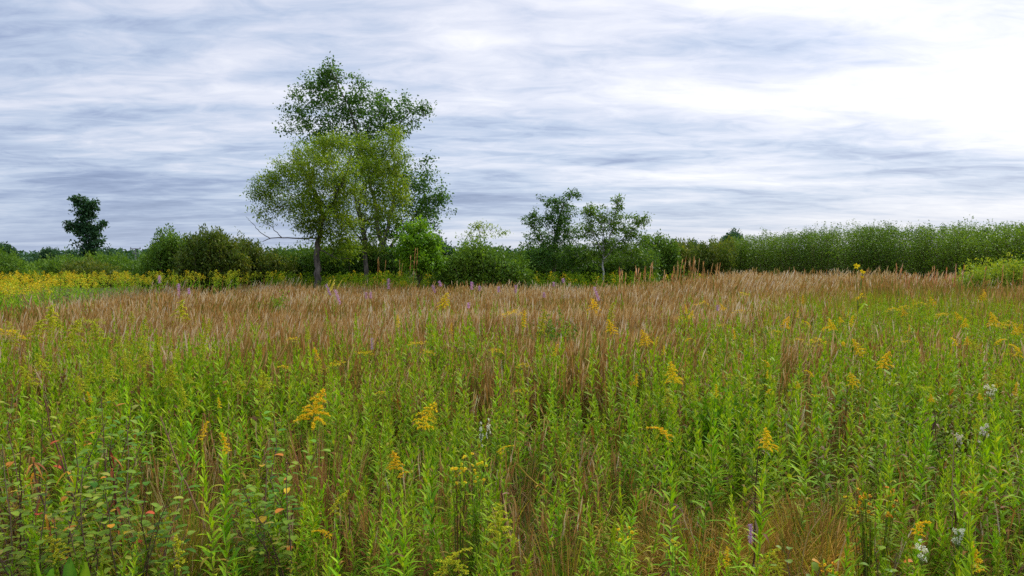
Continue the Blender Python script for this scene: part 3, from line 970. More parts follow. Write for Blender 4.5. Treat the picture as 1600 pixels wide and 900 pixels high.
def stem_path(g_, H, bend=0.06, K=8, nod=0.0):
    t = np.linspace(0, 1, K)
    a = g_.uniform(0, 2 * PI)
    off = bend * H * t ** 2
    p = np.stack([np.cos(a) * off, np.sin(a) * off, H * t], -1)
    p[1:-1, :2] += g_.normal(size=(K - 2, 2)) * 0.008 * H
    return p


def along(path, t):
    x = np.clip(t, 0, 1) * (len(path) - 1)
    i = np.clip(x.astype(int), 0, len(path) - 2)
    f = (x - i)[:, None]
    return path[i] * (1 - f) + path[i + 1] * f


def forb(seed, H=0.75, nleaf=52, leafL=0.085, leafW=0.013, t0=0.10, t1=0.985, droop=0.26, hi=True, dead=0.12, stemr=0.0026, up=(0.38, 1.38), bend=0.06, prof='leaf'):
    """goldenrod-like leafy stem: returns (stem Geo, leaf Geo, path)"""
    g_ = np.random.default_rng(seed)
    path = stem_path(g_, H, bend)
    S, Lf = Geo(), Geo()
    K = len(path)
    S.add(*tubes(path, np.linspace(stemr, stemr * 0.4, K)[None], 5 if hi else 3, a=0.3 + 0.5 * g_.random()))
    t = np.sort(t0 + (t1 - t0) * (np.arange(nleaf) + 0.5 * g_.random(nleaf)) / nleaf)
    az = np.arange(nleaf) * 2.39996 + 0.4 * g_.normal(size=nleaf)
    el = up[0] + (up[1] - up[0]) * t ** 1.8 + 0.2 * g_.normal(size=nleaf)
    Ln = leafL * (0.45 + 1.0 * np.sin(np.clip(t * 1.05, 0, 1) * PI) ** 0.6) * (0.8 + 0.4 * g_.random(nleaf)) * (1 - 0.45 * t ** 3)
    d = np.stack([np.cos(az) * np.cos(el), np.sin(az) * np.cos(el), np.sin(el)], -1)
    a = np.clip(0.30 + 0.38 * t + 0.16 * g_.normal(size=nleaf), 0, 0.84)
    lo = (g_.random(nleaf) < dead * 2.6 * (1 - t) ** 1.2)
    a[lo] = 0.88 + 0.12 * g_.random(lo.sum())
    dr = droop * (0.5 + g_.random(nleaf)) * (1.15 - 0.6 * t)
    dr[lo] += 0.5
    Lf.add(*ribbons(along(path, t), d, Ln, leafW * (0.8 + 0.4 * g_.random(nleaf)) * (0.5 + Ln / leafL * 0.5), dr, 4 if hi else 2, prof, fold=0.35 if hi else 0.0, a=a))
    return S, Lf, path


def plume(seed, kind, size, fl=0.0075):
    """flower head with its foot at the origin; returns Geo (0 green axis, 1 florets)"""
    g_ = np.random.default_rng(seed)
    G = Geo()
    P, U = [], []
    a0 = g_.uniform(0, 2 * PI)
    if kind in ('pyramid', 'bud', 'spike', 'curve'):
        K = 8
        t = np.linspace(0, 1, K)
        nod = {'pyramid': 0.22, 'bud': 0.15, 'spike': 0.12, 'curve': 0.9}[kind]
        ax = np.stack([np.cos(a0) * nod * size * t ** 2.2, np.sin(a0) * nod * size * t ** 2.2, size * (t - (0.35 if kind == 'curve' else 0.0) * t ** 3)], -1)
        G.add(*tubes(ax, np.linspace(0.0018, 0.0006, K)[None], 3, a=0.3))
        nb = {'pyramid': 22, 'bud': 20, 'spike': 16, 'curve': 18}[kind]
        tb = (np.arange(nb) + 0.5) / nb
        az = np.arange(nb) * 2.39996 + g_.normal(size=nb) * 0.2
        wid = {'pyramid': 0.46, 'bud': 0.40, 'spike': 0.15, 'curve': 0.22}[kind]
        ln = size * wid * (1 - tb) ** 0.8 * (0.75 + 0.5 * g_.random(nb)) + 0.012
        for j in range(nb):
            m = max(6, int(ln[j] / 0.0027))
            tt = np.linspace(0.15, 1, m)
            dd = np.array((math.cos(az[j]) * 0.85, math.sin(az[j]) * 0.85, 0.55))
            b = along(ax, np.array([tb[j]]))[0]
            p = b + dd * (ln[j] * tt)[:, None] + np.array((0, 0, -1.0)) * (0.62 * ln[j] * tt ** 2)[:, None]
            P.append(p)
            P.append(p + np.array((0, 0, 0.003)))
            G.add(*tubes(np.stack([b, b + dd * ln[j] * 0.5 - np.array((0, 0, 0.155 * ln[j])), b + dd * ln[j] - np.array((0, 0, 0.62 * ln[j]))]), np.array((0.0011, 0.0008, 0.0004)), 3, a=0.3))
        m = int(size / 0.002)
        P.append(along(ax, 0.35 + 0.65 * np.linspace(0, 1, m)))
    else:   # flat corymb
        nb = 16
        for j in range(nb):
            r = size * 0.75 * math.sqrt((j + 0.5) / nb)
            az = j * 2.39996
            e = np.array((math.cos(az) * r, math.sin(az) * r, size * (0.62 - 0.45 * (r / size) ** 2 + 0.10 * g_.normal())))
            G.add(*tubes(np.stack([np.zeros(3), e * np.array((0.55, 0.55, 0.45)), e]), np.array((0.0013, 0.001, 0.0006)), 3, a=0.3))
            m = 22
            q = e + g_.normal(size=(m, 3)) * np.array((0.011, 0.011, 0.007))
            P.append(q)
    P = np.concatenate(P)
    P = P + g_.normal(size=P.shape) * 0.0022
    n = len(P)
    G.add(*petals(P, fl * (0.7 + 0.6 * g_.random(n)), unit(n, g_) + np.array((0, 0, 0.5)), unit(n, g_), 0.8, np.clip(0.5 + 0.28 * g_.normal(size=n), 0, 1)), mat=1)
    return G


# ------------------------------------------------------------------ where things grow
def wedge(n, y0, y1, k=0.76, marg=0.6, g_=rng, power=2.0):
    Y = (y0 ** power + (y1 ** power - y0 ** power) * g_.random(n)) ** (1 / power)
    X = (g_.random(n) * 2 - 1) * (Y * k + marg)
    return X, Y


BF = ([-300, 0, 140, 260, 330, 500, 800, 1000, 1090, 1180, 1400, 1600, 1900], [9.2, 9.0, 8.8, 8.4, 7.9, 7.8, 7.8, 8.0, 9.2, 14.0, 17.5, 16.5, 16.5])
DF = ([-300, 0, 120, 250, 440, 470], [12.5, 14.5, 20.0, 25.5, 28.5, 40.0])
DB = ([-300, 0, 250, 440, 470], [24, 27, 31, 33, 33])


def zones(X, Y):
    px = 800 + F * X / Y
    nz = vnoise(X, Y, 0.45, 2) - 0.5 + 0.6 * (vnoise(X, Y, 1.3, 5) - 0.5)
    front = np.interp(px, *BF) * (1 + 0.30 * nz)
    drift = (px < 468) & (Y > np.interp(px, *DF) * (1 + 0.10 * nz)) & (Y < np.interp(px, *DB))
    thick = np.interp(px, [1080, 1130, 1250, 1400, 1500, 1600, 1760], [34, 42, 38.5, 33.5, 30, 27, 23.5])
    back = np.where(px > 1080, thick, 29.0)
    brown = (Y > front) & (Y < back) & ~drift
    return px, brown, drift, front, back


# ------------------------------------------------------------------ grasses and litter (nobody could count them)
def blades_obj(name, mat, X, Y, H, W, spread, droop, a, nseg=4, seed=0, prof='blade', z0=None):
    g_ = np.random.default_rng(seed)
    n = len(X)
    az = g_.uniform(0, 2 * PI, n)
    d = np.stack([np.cos(az) * spread, np.sin(az) * spread, np.ones(n)], -1)
    ref = unit(n, g_) * np.array((1, 1, 0.15))
    G = Geo()
    z = np.zeros(n) if z0 is None else z0
    G.add(*ribbons(np.stack([X, Y, z], -1), d, H, W, droop, nseg, prof, ref=ref, a=a))
    return tag(G.obj(name, mat), kind='stuff')


g_ = np.random.default_rng(101)
# green grass in the near and middle meadow, clumped
X, Y = wedge(72000, 2.2, 17, power=1.45, g_=g_)
px, br, dr, fr, bk = zones(X, Y)
keep = ~dr & (g_.random(len(X)) < np.where(br, 0.10, 0.12 + 0.6 * (vnoise(X, Y, 1.7, 11) > 0.55)) + np.where((px > 1100) & (Y > 7) & ~br, 0.45, 0.0))
X, Y = X[keep], Y[keep]
n = len(X)
H = (0.26 + 0.34 * g_.random(n) + 0.16 * vnoise(X, Y, 0.9, 12)) * np.clip(0.55 + Y / 9, 0.7, 1.45)
tone = np.clip(0.15 + 0.55 * vnoise(X, Y, 0.8, 13) + 0.22 * g_.normal(size=n), 0, 1)
blades_obj('grass', M['grass'], X, Y, H, 0.0045 + 0.00055 * Y, 0.25 + 0.25 * g_.random(n), 0.15 + 0.45 * g_.random(n) ** 2, tone, 4, 102)

X, Y = wedge(52000, 12, 34, power=1.3, g_=g_)
px, br, dr, fr, bk = zones(X, Y)
keep = (Y < bk) & ~dr & (g_.random(len(X)) < 0.10 + 0.75 * np.clip((px - 1000) / 160, 0, 1))
X, Y = X[keep], Y[keep]
n = len(X)
blades_obj('yellow_grass', M['grass'], X, Y, (0.6 + 0.45 * g_.random(n)) * np.clip(0.8 + (800 + F * X / Y - 1000) / 700, 0.8, 1.15), 0.011 + 0.0004 * Y, 0.10 + 0.2 * g_.random(n), 0.04 + 0.2 * g_.random(n) ** 2,
           np.clip(0.62 + 0.18 * g_.normal(size=n), 0, 1), 3, 104)

# dry straw between the stems, some of it lying
X, Y = wedge(110000, 2.2, 17, power=1.45, g_=g_)
px, br, dr, fr, bk = zones(X, Y)
keep = ~dr & (g_.random(len(X)) < 0.2 + 0.9 * (vnoise(X, Y, 1.1, 14) > 0.52))
X, Y = X[keep], Y[keep]
n = len(X)
blades_obj('dry_grass', M['thatch'], X, Y, 0.18 + 0.42 * g_.random(n) ** 1.3, 0.004 + 0.0005 * Y, 0.35 + 1.0 * g_.random(n) ** 2, 0.1 + 0.6 * g_.random(n), g_.random(n), 3, 103)

# bluestem: tufts with stems, curled blades and feathery heads
def bluestem_tuft(seed, ns=22, H=0.82, R_=0.16, w=1.0):
    g_ = np.random.default_rng(seed)
    G = Geo()
    b = g_.normal(size=(ns, 3)) * R_ * np.array((1, 1, 0))
    az = g_.uniform(0, 2 * PI, ns)
    sp = 0.10 + 0.13 * g_.random(ns)
    d = np.stack([np.cos(az) * sp, np.sin(az) * sp, np.ones(ns)], -1)
    Hs = H * (0.72 + 0.36 * g_.random(ns))
    ref = unit(ns, g_) * np.array((1, 1, 0.1))
    base_t = g_.random(ns)
    G.add(*ribbons(b, d, Hs, 0.005 * w, 0.05, 3, 'flat', ref=ref, a=np.clip(0.15 + 0.65 * base_t, 0, 1)))
    # feathery heads
    dn = nrm(d)
    for q in (0.72, 0.88):
        p = b + dn * (Hs * q)[:, None] - np.array((0, 0, 1)) * (0.05 * Hs * q * q)[:, None]
        dd = nrm(dn + 0.11 * unit(ns, g_))
        G.add(*ribbons(p, dd, 0.14 + 0.05 * g_.random(ns), 0.0085 * w, 0.06, 3, 'head', ref=unit(ns, g_) * np.array((1, 1, 0.1)), a=np.clip(0.30 + 0.62 * base_t + 0.10 * g_.normal(size=ns), 0, 1)))
    # blades
    nb = ns * 2
    j = g_.integers(0, ns, nb)
    q = g_.random(nb) * 0.55
    p = b[j] + dn[j] * (Hs[j] * q)[:, None]
    az = g_.uniform(0, 2 * PI, nb)
    d2 = np.stack([np.cos(az) * 0.26, np.sin(az) * 0.26, np.ones(nb)], -1)
    G.add(*ribbons(p, d2, 0.28 + 0.22 * g_.random(nb), 0.0055 * w, 0.12 + 0.4 * g_.random(nb) ** 2, 3, 'blade', ref=unit(nb, g_) * np.array((1, 1, 0.15)), a=np.clip(0.33 + 0.28 * g_.normal(size=nb), 0, 1)))
    return tmpl(G)


tufts = [bluestem_tuft(200 + i) for i in range(6)]
tufts_far = [bluestem_tuft(210 + i, ns=17, R_=0.24, w=1.55) for i in range(6)]
G = Geo()
for tps, y0, y1, nn, pw in ((tufts, 6.2, 13, 3600, 1.7), (tufts_far, 13, 42, 6800, 1.35)):
    X, Y = wedge(nn, y0, y1, power=pw, g_=g_)
    px, br, dr, fr, bk = zones(X, Y)
    mixz = (Y > fr * 0.72) & (Y < bk) & ~dr
    pxq = 800 + F * X / Y
    br = br & (g_.random(len(X)) > 0.5 * np.clip((pxq - 1000) / 150, 0, 1) + 0.08)
    keep = br | (mixz & (g_.random(len(X)) < 0.30)) | ((px > 1100) & (Y < bk) & (g_.random(len(X)) < 0.12) & (Y > 6.5))
    X, Y = X[keep], Y[keep]
    n = len(X)
    sc_ = (0.70 + 0.20 * g_.random(n) + 0.22 * g_.random(n) ** 4 + 0.30 * (vnoise(X, Y, 0.5, 21) - 0.4)) * (1 + 0.40 * np.clip((px[keep] - 930) / 220, 0, 1) * np.clip((Y - 12) / 10, 0, 1))
    tint = 0.40 * (vnoise(X, Y, 0.30, 22) - 0.5) + 0.2 * (vnoise(X, Y, 1.1, 27) - 0.5) + 0.16 * g_.normal(size=n) + 0.006 * (Y - 12)
    lean = g_.normal(size=(n, 2)) * 0.11 + np.stack([0.08 + 0.3 * (vnoise(X, Y, 0.45, 25) - 0.5), 0.25 * (vnoise(X, Y, 0.5, 26) - 0.5)], -1)
    which = g_.integers(0, 6, n)
    rz = g_.uniform(0, 2 * PI, n)
    for i in range(6):
        s_ = which == i
        scatter(G, tps[i], np.stack([X[s_], Y[s_], np.zeros(s_.sum())], -1), rz[s_], sc_[s_], lean[s_], tint[s_])
X, Y = wedge(2300, 3.2, 9.5, power=1.7, g_=g_)
px, br, dr, fr, bk = zones(X, Y)
keep = ~br & (vnoise(X, Y, 1.2, 28) > 0.42)
X, Y = X[keep], Y[keep]
n = len(X)
thin = [bluestem_tuft(220 + i, ns=5, R_=0.05) for i in range(4)]
which = g_.integers(0, 4, n)
for i in range(4):
    s_ = which == i
    m = s_.sum()
    scatter(G, thin[i], np.stack([X[s_], Y[s_], np.zeros(m)], -1), g_.uniform(0, 6.28, m), np.clip(0.52 + 0.07 * (Y[s_] - 3), 0, 0.92) * (0.8 + 0.35 * g_.random(m)), g_.normal(size=(m, 2)) * 0.16, -0.12 + 0.14 * g_.normal(size=m))
tag(G.obj('bluestem_grass', M['bluestem']), kind='stuff')

# ------------------------------------------------------------------ leafy goldenrod stems: 300 largest as individuals, the rest as one mass
forbs = []
for i in range(10):
    H = (0.62, 0.7, 0.78, 0.85, 0.74, 0.66, 0.8, 0.7, 0.6, 0.76)[i]
    kw = dict(nleaf=int(H * 118), leafL=0.064, leafW=0.0112)
    if i in (7, 8):
        kw = dict(nleaf=int(H * 66), leafL=0.080, leafW=0.019, dead=0.08)          # broader leaved
    if i == 9:
        kw = dict(nleaf=int(H * 105), leafL=0.063, leafW=0.011, dead=0.5)           # yellowing below
    forbs.append((H, kw))
forb_me = []
for i, (H, kw) in enumerate(forbs):
    S, Lf, p = forb(300 + i, H, **kw)
    forb_me.append((S.mesh('stem', M['forbstem']), Lf.mesh('foliage', M['forb'])))
forb_lo = []
for i, (H, kw) in enumerate(forbs):
    kw = dict(kw)
    kw['nleaf'] = int(kw['nleaf'] * 0.75)
    kw['leafW'] *= 1.35
    S, Lf, p = forb(300 + i, H, hi=False, **kw)
    C = Geo()
    C.add(*S.arrays()[:2], S.arrays()[3], 0)
    C.add(*Lf.arrays()[:2], Lf.arrays()[3], 1)
    forb_lo.append(tmpl(C))

# clearings where dry or golden grass shows
def clearing(X, Y):
    c = np.zeros(len(X), bool)
    for (cx, cy, r) in CLEAR:
        c |= (np.abs(X - cx * Y / cy) < r * (0.75 + 0.25 * Y / cy)) & (Y < cy + r) & (Y > cy - 0.8)
    return c


CLEAR = []
for (px_, py_, r) in ((1270, 800, 0.30), (1095, 800, 0.20), (265, 790, 0.15), (860, 870, 0.14)):
    Yc = depth_for(py_, 0.40)
    CLEAR.append((at(px_, 408, Yc)[0], Yc, r))

X, Y = wedge(9600, 2.55, 17, power=1.55, g_=g_)
px, br, dr, fr, bk = zones(X, Y)
dens_ = np.where(Y < fr, 0.22 + 0.78 * (0.6 * vnoise(X, Y, 1.5, 31) + 0.4 * vnoise(X, Y, 3.5, 35) > 0.42), np.where(br, np.where(Y < fr * 1.5, 0.17, 0.07) + np.where(px > 1080, 0.12, 0), 0.0))
dens_ = np.where((px > 1100) & (Y > 8), dens_ * 0.9, dens_)
keep = (g_.random(len(X)) < dens_) & ~dr & ~clearing(X, Y) & (np.abs(X) < Y * 0.72 + 0.5)
X, Y = X[keep], Y[keep]
o_ = np.argsort(Y)
X, Y = X[o_], Y[o_]
n = len(X)
hs = (0.74 + 0.26 * g_.random(n) + 0.28 * (vnoise(X, Y, 0.7, 32) - 0.35)) * np.clip(0.70 + (Y - 2.5) * 0.17, 0.70, 1.22)
rz = g_.uniform(0, 2 * PI, n)
which = g_.choice(10, n, p=[.125, .125, .125, .125, .125, .125, .05, .06, .05, .09])
KIND = {7: ('broad-leaved green stem without flowers among the narrow-leaved ones in the near meadow', 'broad-leaved stems in the near meadow'),
        8: ('broad-leaved green stem without flowers among the narrow-leaved ones in the near meadow', 'broad-leaved stems in the near meadow'),
        9: ('narrow-leaved goldenrod stem with yellowed and browned lower leaves, no flowers, near meadow', 'yellowing goldenrod stems in the near meadow')}
DEF = ('fresh green narrow-leaved goldenrod stem without flowers in the near meadow', 'leafy goldenrod stems in the near meadow')
NEAR = 300
for i in range(min(NEAR, n)):
    w = int(which[i])
    lab, grp = KIND.get(w, DEF)
    r = thing('leafy_goldenrod' if w not in (7, 8) else 'leafy_aster', lab, 'wildflower', (X[i], Y[i], 0), rz[i], grp, hs[i])
    r.rotation_euler = (0.11 * g_.normal(), 0.11 * g_.normal(), rz[i])
    for nm, me in zip(('stem', 'foliage'), forb_me[w]):
        o = bpy.data.objects.new(nm, me)
        COL.objects.link(o)
        o.parent = r
G = Geo()
for w in range(10):
    s_ = (which == w) & (np.arange(n) >= NEAR)
    m = s_.sum()
    scatter(G, forb_lo[w], np.stack([X[s_], Y[s_], np.zeros(m)], -1), rz[s_], hs[s_], g_.normal(size=(m, 2)) * 0.06, 0.10 * g_.normal(size=m) + 0.02)
tag(G.obj('leafy_undergrowth', [M['forbstem'], M['forb']]), kind='stuff')

# ------------------------------------------------------------------ goldenrod drift on the left and weeds along the tree line
def full_goldenrod(seed, H, kind, psize, lo=True, nleaf=None):
    S, Lf, p = forb(seed, H - psize * 0.9, hi=not lo, nleaf=nleaf or (18 if lo else int(H * 62)), leafW=0.022 if lo else 0.0125, leafL=0.10 if lo else 0.088)
    Pl = plume(seed + 7, kind, psize, 0.0075)
    return S, Lf, Pl, p


M['drift'] = plantmat('drift_floret', [(0.0, (0.42, 0.34, 0.02)), (0.4, (0.62, 0.42, 0.012)), (1.0, (0.66, 0.34, 0.01))], trans=0.25, tcol=(1, 1, 1))
drift_t = []
for i in range(5):
    g2 = np.random.default_rng(400 + i)
    S, Lf, p = forb(400 + i, 1.0, nleaf=20, hi=False, leafL=0.12, leafW=0.03, droop=0.3)
    C = Geo()
    C.add(*S.arrays()[:2], S.arrays()[3], 0)
    C.add(*Lf.arrays()[:2], Lf.arrays()[3], 1)
    # a coarse plume
    m = 40
    tt = g2.random(m)
    q = p[-1] + np.stack([0.11 * (1 - tt) * g2.normal(size=m), 0.11 * (1 - tt) * g2.normal(size=m), 0.20 * tt - 0.06], -1)
    C.add(*petals(q, 0.035, unit(m, g2) + np.array((0, 0, 0.5)), unit(m, g2), 0.7, np.clip(0.45 + 0.25 * g2.normal(size=m), 0, 1)), mat=2)
    drift_t.append(tmpl(C))
X, Y = wedge(5200, 9, 33, power=1.5, g_=g_)
px, br, dr, fr, bk = zones(X, Y)
dr &= g_.random(len(X)) < 0.35 + 0.9 * vnoise(X, Y, 0.55, 41)
X, Y = X[dr], Y[dr]
n = len(X)
which = g_.integers(0, 5, n)
G = Geo()
yprob = np.interp(800 + F * X / Y, [0, 180, 300, 440], [0.66, 0.60, 0.22, 0.14]) * (0.4 + 1.1 * vnoise(X, Y, 0.7, 42))
gold = g_.random(n) < yprob
for w in range(5):
    for sel, rem in ((gold, np.array((0, 1, 2))), (~gold, np.array((0, 1, 3)))):
        s_ = (which == w) & sel
        m = s_.sum()
        scatter(G, drift_t[w], np.stack([X[s_], Y[s_], np.zeros(m)], -1), g_.uniform(0, 6.28, m), 0.80 + 0.36 * g_.random(m), g_.normal(size=(m, 2)) * 0.06, 0.12 * g_.normal(size=m) + 0.03, remap=rem)
tag(G.obj('goldenrod_drift', [M['forbstem'], M['forb'], M['drift'], M['lime']]), kind='stuff')

# weeds with a few yellow tops along the foot of the trees
X, Y = wedge(7000, 27.8, 31, power=1.2, g_=g_)
px = 800 + F * X / Y
keep = (px > 420) & (px < 1120) & (g_.random(len(X)) < np.where((px > 1000), 0.2, 0.5))
X, Y = X[keep], Y[keep]
n = len(X)
which = g_.integers(0, 5, n)
G = Geo()
for w in range(5):
    s_ = which == w
    m = s_.sum()
    yel = g_.random(m) < 0.09
    V_, Q_, M_, A_ = drift_t[w]
    ii_ = np.where(s_)[0]
    for sel, rem in ((yel, np.array((0, 1, 2))), (~yel, np.array((0, 1, 1)))):
        jj_ = ii_[sel]
        scatter(G, drift_t[w], np.stack([X[jj_], Y[jj_], np.zeros(len(jj_))], -1), g_.uniform(0, 6.28, len(jj_)), 0.62 + 0.50 * g_.random(len(jj_)) ** 1.5,
                g_.normal(size=(len(jj_), 2)) * 0.06, 0.12 * g_.normal(size=len(jj_)) - 0.2, remap=rem)
tag(G.obj('tree_line_weeds', [M['forbstem'], M['forb'], M['yellow']]), kind='stuff')

# ------------------------------------------------------------------ flowering goldenrods, each where the photo shows it
GR = 'flowering goldenrods scattered through the meadow'
